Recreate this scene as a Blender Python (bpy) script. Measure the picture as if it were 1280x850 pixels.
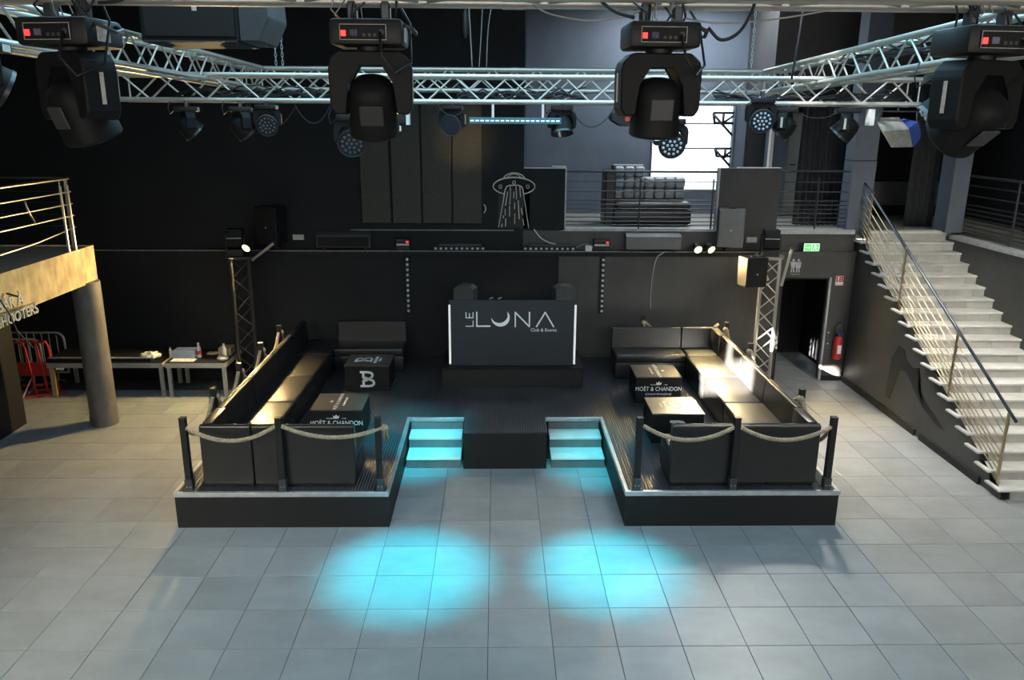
import bpy, bmesh, math, random
from mathutils import Matrix, Vector, Euler
random.seed(7)
for o in list(bpy.data.objects): bpy.data.objects.remove(o)
S = bpy.context.scene
C = S.collection
PI = math.pi
T = Matrix.Translation
def R(a, ax): return Matrix.Rotation(a, 4, ax)
def D(a): return math.radians(a)

# ---------------------------------------------------------------- camera
F_PX, CAM_H, YAW, PITCH, ROLL = 989.07, 4.6789, 0.01998, 0.27155, 0.00617
cd = bpy.data.cameras.new('camera'); cam = bpy.data.objects.new('camera', cd); C.objects.link(cam)
cd.sensor_width = 36.0; cd.lens = F_PX / 1280 * 36.0; cd.clip_start = 0.1; cd.clip_end = 200
fw = Vector((math.sin(YAW) * math.cos(PITCH), math.cos(YAW) * math.cos(PITCH), -math.sin(PITCH)))
rt = Vector((math.cos(YAW), -math.sin(YAW), 0)); up = rt.cross(fw)
r2 = rt * math.cos(ROLL) + up * math.sin(ROLL); u2 = up * math.cos(ROLL) - rt * math.sin(ROLL)
cam.matrix_world = Matrix(((r2.x, u2.x, -fw.x, 0), (r2.y, u2.y, -fw.y, 0), (r2.z, u2.z, -fw.z, CAM_H), (0, 0, 0, 1)))
S.camera = cam

# ---------------------------------------------------------------- world, lights, exposure
S.view_settings.view_transform = 'Standard'; S.view_settings.look = 'None'
S.view_settings.exposure = 0.0; S.view_settings.gamma = 1.0; S.view_settings.use_curve_mapping = False
w = bpy.data.worlds.new('sky'); S.world = w; w.use_nodes = True
bg = w.node_tree.nodes['Background']; bg.inputs[0].default_value = (0.86, 0.93, 1.0, 1); bg.inputs[1].default_value = 3.0

def light(name, kind, loc, energy, col, target=None, size=None, size_y=None, spot=None, blend=.5, radius=.05, spread=180):
    ld = bpy.data.lights.new(name, kind); ld.energy = energy; ld.color = col
    if kind == 'AREA':
        ld.shape = 'RECTANGLE'; ld.size = size; ld.size_y = size_y or size; ld.spread = D(spread)
    elif kind == 'SPOT':
        ld.spot_size = D(spot); ld.spot_blend = blend; ld.shadow_soft_size = radius
    elif kind == 'POINT':
        ld.shadow_soft_size = radius
    o = bpy.data.objects.new(name, ld); C.objects.link(o); o.location = loc
    if target is not None:
        o.rotation_euler = (Vector(target) - Vector(loc)).to_track_quat('-Z', 'Y').to_euler()
    return o
SUN_D = Vector((1, 1.2, -0.45)).normalized()
sl = bpy.data.lights.new('sun', 'SUN'); sl.energy = 430; sl.angle = D(0.5); sl.color = (1, .93, .82)
so = bpy.data.objects.new('sun', sl); C.objects.link(so); so.rotation_euler = SUN_D.to_track_quat('-Z', 'Y').to_euler()
# added fills for daylight behind the camera; rooflight over the dance floor
light('rear_fill_light', 'AREA', (6.3, -1.1, 5.4), 130, (1.0, 0.98, 0.91), (5.6, 6.0, 0), 4, 2, spread=100)
light('rear_fill_light', 'AREA', (-6.8, -1.1, 6.2), 170, (1.0, 0.95, 0.80), (-5.6, 5.8, 0), 3, 1.6, spread=60)
light('rear_fill_light', 'AREA', (0.3, -1.2, 4.4), 80, (1.0, 0.96, 0.9), (0.3, 13, 2.2), 8, 1.5, spread=110)  # weak central fill added to lift faces turned to the camera
light('booth_fill_light', 'SPOT', (0.28, 8.45, 4.7), 190, (.95, .97, 1.0), (0.28, 12.5, 1.45), spot=30, blend=.7, radius=.06)  # added fill for the booth lettering, no fixture on the truss
light('rooflight', 'AREA', (0.4, 6.4, 6.9), 410, (0.44, 0.78, 1.0), (0.4, 6.4, 0), 7, 4)
light('balcony_fill_light', 'AREA', (3.6, 15.7, 6.9), 210, (0.80, 0.90, 1.0), (3.6, 15.7, 0), 2.4, 1.2)  # added overhead fill for the tufted sofa and balcony wall
light('stair_fill_light', 'AREA', (7.0, 7.2, 6.9), 120, (1.0, 0.95, 0.84), (7.2, 12.2, 1.6), 1.6, 1.0, spread=70)  # added overhead fill to brighten the flight of stairs
light('rear_rooflight', 'SPOT', (4.6, 13.1, 6.9), 2000, (1.0, 0.96, 0.86), (5.8, 8.0, 0), spot=62, blend=.45, radius=.3)
light('panel_glow', 'SPOT', (-.10, 8.7, 4.6), 500, (1.0, .72, .35), (-.50, 14, 4.35), spot=14, blend=1.0, radius=.05)
light('truss_glow_spot', 'SPOT', (2.5, 7.4, 6.6), 420, (1, .97, 1.0), (3.3, 8.25, 5.25), spot=34, blend=.6, radius=.05)  # added spot for the white glow on the right truss, no fixture there
WARM = (1.0, 0.72, 0.33)
CYAN = (0.0, 0.72, 0.95)
light('cyan_pool_light', 'SPOT', (-0.43, 8.2, 4.45), 3000, CYAN, (-0.92, 7.55, 0), spot=28, blend=1.0, radius=.08)
light('cyan_pool_light', 'SPOT', (0.67, 8.2, 4.45), 3000, CYAN, (1.20, 7.55, 0), spot=26, blend=1.0, radius=.08)
light('cyan_step_light', 'SPOT', (-0.2, 8.2, 4.5), 2600, CYAN, (-1.25, 10.6, 0.2), spot=26, blend=1.0, radius=.08)
light('cyan_step_light', 'SPOT', (0.5, 8.2, 4.5), 1700, CYAN, (1.45, 10.2, 0.1), spot=22, blend=1.0, radius=.08)

# ---------------------------------------------------------------- materials
def M(name, col, rough=.5, metal=0., noise=0., nscale=4., bump=0., bscale=60., spec=.5, emit=None, estr=1., stretch=(1, 1, 1), coat=0., rnd=0., alpha=None, trans=0.):
    m = bpy.data.materials.new(name); m.use_nodes = True
    nt = m.node_tree; b = nt.nodes['Principled BSDF']
    b.inputs['Base Color'].default_value = (*col, 1); b.inputs['Roughness'].default_value = rough
    b.inputs['Metallic'].default_value = metal; b.inputs['Specular IOR Level'].default_value = spec
    b.inputs['Coat Weight'].default_value = coat; b.inputs['Transmission Weight'].default_value = trans
    if emit: b.inputs['Emission Color'].default_value = (*emit, 1); b.inputs['Emission Strength'].default_value = estr
    tc = nt.nodes.new('ShaderNodeTexCoord'); mp = nt.nodes.new('ShaderNodeMapping'); mp.inputs['Scale'].default_value = stretch
    nt.links.new(tc.outputs['Object'], mp.inputs['Vector'])
    vec = mp.outputs['Vector']
    oi = nt.nodes.new('ShaderNodeObjectInfo')
    if rnd:
        mul = nt.nodes.new('ShaderNodeVectorMath'); mul.operation = 'SCALE'; mul.inputs[0].default_value = (37, 53, 11)
        nt.links.new(oi.outputs['Random'], mul.inputs['Scale'])
        ad = nt.nodes.new('ShaderNodeVectorMath'); ad.operation = 'ADD'
        nt.links.new(vec, ad.inputs[0]); nt.links.new(mul.outputs[0], ad.inputs[1]); vec = ad.outputs[0]
    if noise:
        n = nt.nodes.new('ShaderNodeTexNoise'); n.inputs['Scale'].default_value = nscale; n.inputs['Detail'].default_value = 5
        n.inputs['Roughness'].default_value = .6
        nt.links.new(vec, n.inputs['Vector'])
        r = nt.nodes.new('ShaderNodeValToRGB'); e = r.color_ramp.elements
        e[0].position = .3; e[1].position = .7
        e[0].color = (*[max(0, c * (1 - noise)) for c in col], 1); e[1].color = (*[min(1, c * (1 + noise)) for c in col], 1)
        nt.links.new(n.outputs['Fac'], r.inputs['Fac'])
        out = r.outputs['Color']
        if rnd:
            hv = nt.nodes.new('ShaderNodeHueSaturation'); mr = nt.nodes.new('ShaderNodeMapRange')
            mr.inputs['To Min'].default_value = 1 - rnd; mr.inputs['To Max'].default_value = 1 + rnd
            nt.links.new(oi.outputs['Random'], mr.inputs['Value']); nt.links.new(mr.outputs[0], hv.inputs['Value'])
            nt.links.new(out, hv.inputs['Color']); out = hv.outputs['Color']
        nt.links.new(out, b.inputs['Base Color'])
    if bump:
        n2 = nt.nodes.new('ShaderNodeTexNoise'); n2.inputs['Scale'].default_value = bscale; n2.inputs['Detail'].default_value = 3
        nt.links.new(vec, n2.inputs['Vector'])
        bp = nt.nodes.new('ShaderNodeBump'); bp.inputs['Strength'].default_value = bump; bp.inputs['Distance'].default_value = .01
        nt.links.new(n2.outputs['Fac'], bp.inputs['Height']); nt.links.new(bp.outputs['Normal'], b.inputs['Normal'])
    return m

tile_m = M('floor_tile', (.26, .27, .275), .42, noise=.13, nscale=1.7, rnd=.07, bump=.05, bscale=30, stretch=(1, 1.5, 1))
grout_m = M('grout', (.05, .052, .055), .8, noise=.2)
wall_m = M('black_wall_paint', (.010, .0105, .012), .7, spec=.3, noise=.25, nscale=1.2, bump=.08, bscale=40)
wallgrey_m = M('lit_grey_wall_paint', (.050, .048, .045), .5, noise=.22, nscale=1.6, bump=.08, bscale=40)  # lighter copy of the black wall, flood light at the right put into the colour
navy_m = M('slate_blue_wall_paint', (.092, .11, .137), .6, noise=.15, nscale=1.2)
ceil_m = M('black_ceiling', (.012, .012, .014), .8, noise=.2)
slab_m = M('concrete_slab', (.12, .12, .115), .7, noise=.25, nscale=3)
ledge_m = M('worn_ledge_edge', (.22, .21, .19), .5, noise=.35, nscale=6)
trimw_m = M('pale_edge_trim', (.42, .42, .41), .5, noise=.25, nscale=8)
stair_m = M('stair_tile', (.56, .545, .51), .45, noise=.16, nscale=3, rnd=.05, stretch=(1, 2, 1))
riser_m = M('stair_riser_tile', (.36, .345, .315), .5, noise=.16, nscale=3, rnd=.08, stretch=(1, 2, 1))  # tread tile darkened, the weaker light on risers put into the colour
rubber_m = M('ribbed_black_rubber', (.040, .042, .047), .40, noise=.35, nscale=1.5)
def ribs(m, per, axis=0, strength=.6):
    nt = m.node_tree; b = nt.nodes['Principled BSDF']; tc = nt.nodes.new('ShaderNodeTexCoord')
    wv = nt.nodes.new('ShaderNodeTexWave'); wv.bands_direction = 'XYZ'[axis]; wv.inputs['Scale'].default_value = 1 / per * 2 * PI / 20
    nt.links.new(tc.outputs['Object'], wv.inputs['Vector'])
    bp = nt.nodes.new('ShaderNodeBump'); bp.inputs['Strength'].default_value = strength; bp.inputs['Distance'].default_value = .008
    nt.links.new(wv.outputs['Fac'], bp.inputs['Height']); nt.links.new(bp.outputs['Normal'], b.inputs['Normal'])
ribs(rubber_m, .034, 0, 1.0)
skirt_m = M('black_skirt', (.0045, .0045, .005), .65, noise=.2)
alu_m = M('aluminium', (.62, .585, .52), .42, .75, noise=.12, nscale=8)
aluw_m = M('brushed_aluminium_edge', (.55, .57, .58), .4, .8, noise=.15, nscale=8)
legalu_m = M('satin_aluminium_leg', (.50, .49, .46), .5, .5, noise=.12, nscale=6)
leather_m = M('black_leather', (.014, .0137, .0133), .38, noise=.2, nscale=6, bump=.10, bscale=90)
blackp_m = M('black_plastic', (.009, .009, .0094), .6, spec=.22, noise=.15, nscale=10)
blackm_m = M('black_metal', (.0055, .0055, .006), .55, .05, noise=.2, nscale=8)
midgrey_m = M('mid_grey_plastic', (.13, .13, .125), .5, noise=.15)
parapet_m = M('dark_parapet_paint', (.035, .035, .034), .55, noise=.25, nscale=1.5)
greyp_m = M('dark_grey_plastic', (.05, .05, .05), .55, noise=.2)
fabric_m = M('acoustic_fabric', (.06, .053, .044), .85, noise=.3, nscale=60, bump=.3, bscale=180)
rope_m = M('hemp_rope', (.40, .31, .21), .85, noise=.3, nscale=40, bump=.3, bscale=150)
white_m = M('white_print', (.82, .83, .82), .5, noise=.04)
led_m = M('led_strip_white', (.9, .9, .88), .4, emit=(1, 1, .95), estr=.35, noise=.02)
neon_m = M('unlit_neon_tube', (.66, .64, .55), .3, noise=.1)
beige_m = M('cream_plaster_fascia', (.46, .36, .19), .75, noise=.42, nscale=5, bump=.1, bscale=20, stretch=(1, 1, .6))
conc_m = M('column_concrete', (.13, .118, .105), .6, noise=.3, nscale=5, stretch=(1, 1, .5))
mezz_m = M('mezzanine_floor_grey', (.20, .19, .165), .6, noise=.2)
steel_m = M('stainless_rail', (.55, .52, .46), .3, 1.0, noise=.1)
brass_m = M('brass_toned_rail', (.50, .40, .24), .35, .9, noise=.2, nscale=10)
blued_m = M('blue_black_handrail', (.05, .055, .07), .3, .6, noise=.1)
railb_m = M('dark_steel_rail', (.07, .075, .08), .35, .7, noise=.1)
red_m = M('red_paint', (.55, .03, .025), .4, noise=.12)
redp_m = M('red_plastic', (.50, .035, .03), .5, noise=.2)
galv_m = M('galvanised_tube', (.62, .64, .66), .4, .5, noise=.15)
green_m = M('exit_sign_green', (.10, .55, .16), .4, emit=(.25, .85, .30), estr=.55, noise=.05)
exitw_m = M('exit_sign_white', (.8, .9, .8), .4, emit=(.8, 1, .8), estr=.6, noise=.02)
redled_m = M('red_indicator', (.8, .02, .02), .4, emit=(1, .03, .03), estr=3.0, noise=.01)
display_m = M('dim_display', (.05, .04, .09), .2, noise=.3, nscale=80)
lens_m = M('dark_lens', (.03, .035, .045), .08, noise=.05, coat=1.0)
led_dot_m = M('clear_led_lens', (.55, .58, .62), .15, noise=.1)
dim_dot_m = M('smoked_led_lens', (.08, .075, .07), .3, noise=.1)
cyanled_m = M('cyan_led', (.3, .8, .9), .3, emit=(.45, .95, 1.0), estr=1.6, noise=.01)
cyanbar_m = M('cyan_tinted_bar', (.02, .10, .14), .3, noise=.2)
warm_m = M('lit_flood_lens', (1, .9, .6), .3, emit=(1.0, .78, .30), estr=9, noise=.01)
label_m = M('pale_label', (.55, .50, .42), .6, noise=.25, nscale=60)
curtain_m = M('black_curtain', (.055, .055, .06), .8, noise=.2, nscale=8)
cream_m = M('cream_door_paint', (.62, .58, .50), .5, noise=.06)
glass_m = M('window_glass', (.95, .97, 1.0), .0, trans=1.0, noise=.005)
silver_m = M('silver_reflector', (.50, .46, .40), .45, .6, noise=.25, nscale=14)
bluep_m = M('blue_plastic', (.03, .06, .22), .45, noise=.2)
cable_m = M('black_cable', (.014, .014, .015), .5, noise=.1)
whitecable_m = M('grey_cable', (.35, .34, .32), .5, noise=.1)
card_m = M('cardboard', (.30, .22, .13), .8, noise=.15, nscale=12)
yellow_m = M('yellow_tape', (.65, .55, .08), .6, noise=.1)
paper_m = M('white_paper', (.75, .73, .68), .7, noise=.06)
clear_m = M('clear_plastic', (.45, .50, .58), .2, noise=.15)
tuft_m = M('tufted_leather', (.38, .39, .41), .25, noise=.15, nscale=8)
booth_m = M('booth_black_panel', (.018, .022, .026), .45, noise=.08)
tabletop_m = M('table_cube_top', (.060, .056, .050), .35, noise=.15)
patch_m = M('bare_patch_on_wall', (.008, .008, .009), .6, noise=.3)

# ---------------------------------------------------------------- helpers
W = {}
def link(o, mw, parent=None):
    C.objects.link(o); W[o.name] = mw.copy()
    if parent is not None:
        o.parent = parent; o.matrix_basis = W[parent.name].inverted() @ mw
    else:
        o.matrix_basis = mw
    return o
def tag(o, label=None, cat=None, group=None, kind=None):
    if label: o['label'] = label
    if cat: o['category'] = cat
    if group: o['group'] = group
    if kind: o['kind'] = kind
    return o
def thing(name, label, cat, loc=(0, 0, 0), rz=0., group=None, mw=None):
    o = bpy.data.objects.new(name, None); o.empty_display_size = .1
    link(o, mw if mw is not None else T(Vector(loc)) @ R(rz, 'Z'))
    return tag(o, label, cat, group)
def meshobj(name, me, mw, mat=None, parent=None):
    if mat is not None and not me.materials: me.materials.append(mat)
    return link(bpy.data.objects.new(name, me), mw, parent)
def bm_mesh(bm, name, mat, smooth=False, autosmooth=None):
    me = bpy.data.meshes.new(name); bmesh.ops.recalc_face_normals(bm, faces=bm.faces)
    bm.to_mesh(me); bm.free()
    if mat: me.materials.append(mat)
    if smooth: me.shade_smooth()
    if autosmooth is not None:
        me.shade_smooth(); me.set_sharp_from_angle(angle=D(autosmooth))
    return me
CACHE = {}
def box_mesh(sx, sy, sz, mat, bev=0., seg=1):
    k = ('b', round(sx, 4), round(sy, 4), round(sz, 4), mat.name, bev, seg)
    if k not in CACHE:
        bm = bmesh.new(); bmesh.ops.create_cube(bm, size=1)
        for v in bm.verts: v.co = Vector((v.co.x * sx, v.co.y * sy, (v.co.z + .5) * sz))
        if bev: bmesh.ops.bevel(bm, geom=list(bm.edges), offset=min(bev, .45 * min(sx, sy, sz)), segments=seg, profile=.5, affect='EDGES')
        CACHE[k] = bm_mesh(bm, 'box', mat, autosmooth=35 if seg > 1 else None)
    return CACHE[k]
def box(name, x0, x1, y0, y1, z0, z1, mat, parent=None, bev=0., seg=1, pm=None, rot=None):
    """axis-aligned box given in the frame pm (world if None)"""
    mw = T(((x0 + x1) / 2, (y0 + y1) / 2, z0))
    if rot is not None: mw = mw @ rot
    if pm is not None: mw = pm @ mw
    return meshobj(name, box_mesh(abs(x1 - x0), abs(y1 - y0), abs(z1 - z0), mat, bev, seg), mw, None, parent)
def rod_mesh(mat, n):
    k = ('r', mat.name, n)
    if k not in CACHE:
        bm = bmesh.new(); a = [bm.verts.new((math.cos(2 * PI * i / n), math.sin(2 * PI * i / n), 0)) for i in range(n)]
        b = [bm.verts.new((v.co.x, v.co.y, 1)) for v in a]
        for i in range(n):
            f = bm.faces.new((a[i], a[(i + 1) % n], b[(i + 1) % n], b[i])); f.smooth = True
        a2 = [bm.verts.new(v.co) for v in a]; b2 = [bm.verts.new(v.co) for v in b]
        bm.faces.new(a2[::-1]); bm.faces.new(b2)
        me = bpy.data.meshes.new('rod'); bm.to_mesh(me); bm.free(); me.materials.append(mat); CACHE[k] = me
    return CACHE[k]
def rod(name, p0, p1, r, mat, parent=None, n=8, pm=None):
    p0, p1 = Vector(p0), Vector(p1)
    if pm is not None: p0, p1 = pm @ p0, pm @ p1
    d = p1 - p0; q = d.to_track_quat('Z', 'Y').to_matrix().to_4x4()
    mw = T(p0) @ q @ Matrix.Diagonal((r, r, d.length, 1))
    return meshobj(name, rod_mesh(mat, n), mw, None, parent)
def sweep(bm, pts, r, n=6, closed=False, cap=True):
    pts = [Vector(p) for p in pts]; L = len(pts); rings = []; prev = None
    for i, p in enumerate(pts):
        if closed: t = pts[(i + 1) % L] - pts[i - 1]
        else: t = pts[min(i + 1, L - 1)] - pts[max(i - 1, 0)]
        t.normalize()
        if prev is None:
            a = t.orthogonal().normalized()
        else:
            a = (prev - t * prev.dot(t))
            a = a.normalized() if a.length > 1e-6 else t.orthogonal().normalized()
        prev = a; b = t.cross(a)
        rr = r[i] if isinstance(r, (list, tuple)) else r
        rings.append([bm.verts.new(p + (a * math.cos(2 * PI * k / n) + b * math.sin(2 * PI * k / n)) * rr) for k in range(n)])
    rng = range(L) if closed else range(L - 1)
    for i in rng:
        A, B = rings[i], rings[(i + 1) % L]
        for k in range(n): bm.faces.new((A[k], A[(k + 1) % n], B[(k + 1) % n], B[k]))
    if cap and not closed:
        bm.faces.new(rings[0][::-1]); bm.faces.new(rings[-1])
def tube(name, pts, r, mat, parent=None, n=6, closed=False, pm=None):
    pts = [Vector(p) for p in pts]
    if pm is not None: pts = [pm @ p for p in pts]
    o = pts[0].copy(); bm = bmesh.new(); sweep(bm, [p - o for p in pts], r, n, closed)
    return meshobj(name, bm_mesh(bm, name, mat, smooth=True), T(o), None, parent)
def tubes(name, runs, r, mat, parent=None, n=6):
    o = Vector(runs[0][0]); bm = bmesh.new()
    for run in runs: sweep(bm, [Vector(p) - o for p in run], r, n)
    return meshobj(name, bm_mesh(bm, name, mat, smooth=True), T(o), None, parent)
def prism_bm(bm, poly, d0, d1):
    """2-D polygon in local XZ extruded along Y from d0 to d1"""
    a = [bm.verts.new((x, d0, z)) for x, z in poly]; b = [bm.verts.new((x, d1, z)) for x, z in poly]
    n = len(poly); bm.faces.new(a); bm.faces.new(b[::-1])
    for i in range(n): bm.faces.new((a[i], b[i], b[(i + 1) % n], a[(i + 1) % n]))
def prism(name, poly, d0, d1, mat, mw=Matrix.Identity(4), parent=None, bev=0., smooth=None):
    bm = bmesh.new(); prism_bm(bm, poly, d0, d1)
    if bev: bmesh.ops.bevel(bm, geom=list(bm.edges), offset=bev, segments=1, affect='EDGES')
    big = [f for f in bm.faces if len(f.verts) > 4]
    if big: bmesh.ops.triangulate(bm, faces=big)
    return meshobj(name, bm_mesh(bm, name, mat, autosmooth=smooth), mw, None, parent)
def lathe_bm(bm, prof, n=16, mx=Matrix.Identity(4), squash=None):
    rings = []
    for r, z in prof:
        ring = []
        for k in range(n):
            a = 2 * PI * (k + .5) / n; q = 1.0
            if squash: q = 1 / max(abs(math.cos(a)), abs(math.sin(a))) ** squash
            ring.append(bm.verts.new(mx @ Vector((r * q * math.cos(a), r * q * math.sin(a), z))))
        rings.append(ring)
    for A, B in zip(rings, rings[1:]):
        for k in range(n): bm.faces.new((A[k], A[(k + 1) % n], B[(k + 1) % n], B[k]))
    bm.faces.new(rings[0][::-1]); bm.faces.new(rings[-1])
def lathe(name, prof, mat, mw, parent=None, n=16, squash=None, smooth=40):
    k = ('l', tuple(prof), n, squash, mat.name)
    if k not in CACHE:
        bm = bmesh.new(); lathe_bm(bm, prof, n, squash=squash); CACHE[k] = bm_mesh(bm, name, mat, autosmooth=smooth)
    return meshobj(name, CACHE[k], mw, None, parent)
def multi_box(name, boxes, mat, parent=None, origin=None, bev=0.):
    bm = bmesh.new(); o = Vector(origin or (boxes[0][0], boxes[0][2], boxes[0][4]))
    for x0, x1, y0, y1, z0, z1 in boxes:
        r = bmesh.ops.create_cube(bm, size=1)
        for v in r['verts']:
            v.co = Vector(((x0 + x1) / 2 + v.co.x * (x1 - x0), (y0 + y1) / 2 + v.co.y * (y1 - y0), (z0 + z1) / 2 + v.co.z * (z1 - z0))) - o
    return meshobj(name, bm_mesh(bm, name, mat), T(o), None, parent)
def text(name, s, size, mat, mw, parent=None, depth=.002, align='CENTER', sx=1.):
    cu = bpy.data.curves.new('t', 'FONT'); cu.body = s; cu.size = size; cu.extrude = depth; cu.align_x = align
    cu.resolution_u = 3
    ob = bpy.data.objects.new('t', cu); me = bpy.data.meshes.new_from_object(ob)
    bpy.data.objects.remove(ob); me.materials.clear(); me.materials.append(mat)
    if sx != 1.:
        for v in me.vertices: v.co.x *= sx
    return meshobj(name, me, mw, None, parent)
def structure(o, label=None):
    o['kind'] = 'structure'
    if label: o['label'] = label
    return o
def walls(name, mat, boxes, label=None): return structure(multi_box(name, boxes, mat), label)
FACE_CAM = R(PI / 2, 'X')        # text plane standing up, facing -Y
def catenary(a, b, sag, n=14):
    a, b = Vector(a), Vector(b)
    return [a.lerp(b, i / n) - Vector((0, 0, sag * 4 * (i / n) * (1 - i / n))) for i in range(n + 1)]

# ================================================================ SETTING
FX0, FX1, FY0, FY1 = -10.0, 8.1, -1.5, 14.1
floor = structure(box('floor', FX0, 9.6, FY0, 16.2, -.12, -.008, grout_m), 'grey tiled dance floor')
TS, TG = .6, .006
TX0, TY0 = -.0798, 6.2589
PLAT = (-3.77, 4.07, 8.5, 14.0)
def covered(cx, cy):
    if PLAT[0] + .3 < cx < PLAT[1] - .3 and 8.8 < cy < 14:
        return not (-1.28 - .3 < cx < 1.53 + .3 and cy < 10.7)
    return cx > 6.75 and cy > 9.3
cells = []
fwl = fw
for i in range(-18, 15):
    for j in range(-3, 17):
        cx, cy = TX0 + TS * (i + .5), TY0 + TS * (j + .5)
        if cx < FX0 + .3 or cx > FX1 - .25 or cy > 15.9 or covered(cx, cy): continue
        if cy > 13.7 and not (5.0 < cx < 6.4): continue
        d = Vector((cx, cy, 0)) - Vector((0, 0, CAM_H)); zc = d.dot(fw)
        x = F_PX * d.dot(r2) / zc; y = F_PX * -d.dot(u2) / zc
        vis = abs(x) < 680 and y < 470
        cells.append((0 if vis else 1, zc, cx, cy))
cells.sort()
def tile_mesh():
    bm = bmesh.new(); h = TS / 2 - TG / 2; c = .003
    lo = [bm.verts.new((sx * h, sy * h, -.009)) for sx, sy in ((-1, -1), (1, -1), (1, 1), (-1, 1))]
    mi = [bm.verts.new((sx * h, sy * h, -.002)) for sx, sy in ((-1, -1), (1, -1), (1, 1), (-1, 1))]
    hi = [bm.verts.new((sx * (h - c), sy * (h - c), 0)) for sx, sy in ((-1, -1), (1, -1), (1, 1), (-1, 1))]
    bm.faces.new(hi)
    for A, B in ((lo, mi), (mi, hi)):
        for k in range(4): bm.faces.new((A[k], A[(k + 1) % 4], B[(k + 1) % 4], B[k]))
    return bm_mesh(bm, 'tile', tile_m)
tme = tile_mesh()
for _, _, cx, cy in cells[:300]: meshobj('tile', tme, T((cx, cy, 0)), None, floor)
if len(cells) > 300:
    bm = bmesh.new()
    for _, _, cx, cy in cells[300:]:
        h = TS / 2 - TG / 2; r = bmesh.ops.create_cube(bm, size=1)
        for v in r['verts']: v.co = Vector((cx + v.co.x * 2 * h, cy + v.co.y * 2 * h, -.0045 + v.co.z * .009))
    fo = meshobj('far_tiles', bm_mesh(bm, 'far_tiles', tile_m), Matrix.Identity(4), None, floor); fo['kind'] = 'stuff'

YB = 14.0                                  # face of the lower back wall
LEDZ, MZ = 2.43, 2.78                      # ledge height, upper floor height
DX0, DX1, DZ = 5.16, 6.06, 1.96            # passage opening
walls('wall_back', wall_m, [(-10.2, 1.09, YB, YB + .2, 0, LEDZ - .09)], 'black lower back wall under the ledge')
walls('wall_back_passage', wallgrey_m, [(1.09, DX0, YB, YB + .2, 0, LEDZ - .09), (DX1, 6.46, YB, YB + .2, 0, LEDZ - .09), (DX0, DX1, YB, YB + .2, DZ, LEDZ - .09)], 'lower wall around the passage, its flood light painted in as grey')
walls('trim_1', wall_m, [(-10.2, 4.9, YB - .05, YB + .16, LEDZ - .09, LEDZ)], 'dark ledge along the back wall')
walls('trim_12', ledge_m, [(-10.2, 4.9, YB - .056, YB - .01, LEDZ - .012, LEDZ + .004)], 'worn pale nosing of the ledge')
walls('trim_2', wallgrey_m, [(4.9, 6.46, YB - .03, YB + .16, LEDZ - .09, LEDZ)], 'charcoal ledge above the passage')
walls('wall_back_upper', wall_m, [(-10.2, .47, YB + .12, YB + .35, LEDZ, 7.0)], 'black upper back wall left of the balcony')
walls('wall_balcony_face', wallgrey_m, [(.47, 6.46, YB + .12, YB + .3, LEDZ, MZ)], 'charcoal front face of the balcony')
walls('trim_3', ledge_m, [(-2.6, .3, YB + .105, YB + .13, MZ - .012, MZ + .006)], 'thin pale line along the upper wall')
walls('floor_balcony', mezz_m, [(.47, 9.7, YB + .3, 17.2, MZ - .16, MZ)], 'balcony floor')
walls('trim_4', trimw_m, [(1.1, 3.9, YB + .10, YB + .34, MZ - .01, MZ + .03), (4.95, 6.42, YB + .06, YB + .34, MZ - .045, MZ + .03)], 'pale worn edge of the balcony floor')
walls('wall_balcony_left', navy_m, [(.37, .5, YB + .3, 17.2, MZ, 7.0)], 'side wall of the balcony')
WX0, WX1, WZ0, WZ1 = 3.23, 4.96, 3.24, 5.05
walls('wall_balcony_back', navy_m, [(.37, WX0, 17.0, 17.25, MZ, 7.0), (WX1, 9.8, 17.0, 17.25, MZ, 7.0), (WX0, WX1, 17.0, 17.25, MZ, WZ0), (WX0, WX1, 17.0, 17.25, WZ1, 7.0)], 'slate blue wall behind the balcony')
walls('ceiling', ceil_m, [(-10.3, 9.9, -1.8, 17.4, 7.0, 7.2)], 'black ceiling above the trusses')
walls('wall_left', wall_m, [(-10.2, -10.0, -1.7, 14.3, 0, 7.0)], 'black side wall behind the mezzanine')
walls('wall_right', wallgrey_m, [(8.1, 8.3, -1.7, YB + .3, 0, MZ - .1)], 'charcoal wall beside the staircase')
walls('trim_5', trimw_m, [(8.07, 8.35, 9.0, 13.95, MZ - .1, MZ - .04)], 'pale coping on the staircase wall')
walls('floor_gallery', mezz_m, [(8.3, 9.7, -1.7, YB + .4, MZ - .16, MZ - .02)], 'gallery floor above the staircase wall')
walls('wall_gallery', wall_m, [(9.6, 9.8, -1.7, 17.2, 0, 7.0)], 'black gallery wall')
HX0, HX1, HZ0, HZ1 = -7.95, -6.58, 5.48, 6.75  # opening in the unseen rear wall, shaped to place the sun patches
walls('wall_rear', wall_m, [(-10.2, HX0, -1.7, -1.5, 0, 7), (HX1, 9.8, -1.7, -1.5, 0, 7), (HX0, HX1, -1.7, -1.5, 0, HZ0), (HX0, HX1, -1.7, -1.5, HZ1, 7), (HX0, -7.86, -1.7, -1.5, 6.1, HZ1), (-7.50, HX1, -1.7, -1.5, 6.1, HZ1)], 'unseen wall behind the viewpoint with an opening shaped for the sunbeam')
walls('wall_passage', wall_m, [(4.95, 5.1, YB + .2, 16.1, 0, MZ - .16), (6.4, 6.55, YB + .2, 16.1, 0, MZ - .16), (4.95, 6.55, 16.0, 16.2, 0, MZ - .16)], 'black walls inside the passage')
walls('door_1', skirt_m, [(DX0 - .0, DX0 + .03, YB - .012, YB + .2, 0, DZ), (DX0, DX1, YB - .012, YB + .2, DZ - .03, DZ)], 'black frame of the passage opening')
walls('door_jamb', trimw_m, [(DX1 - .03, DX1 + .004, YB - .014, YB + .05, 0, DZ)], 'pale worn jamb of the passage')
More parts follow.
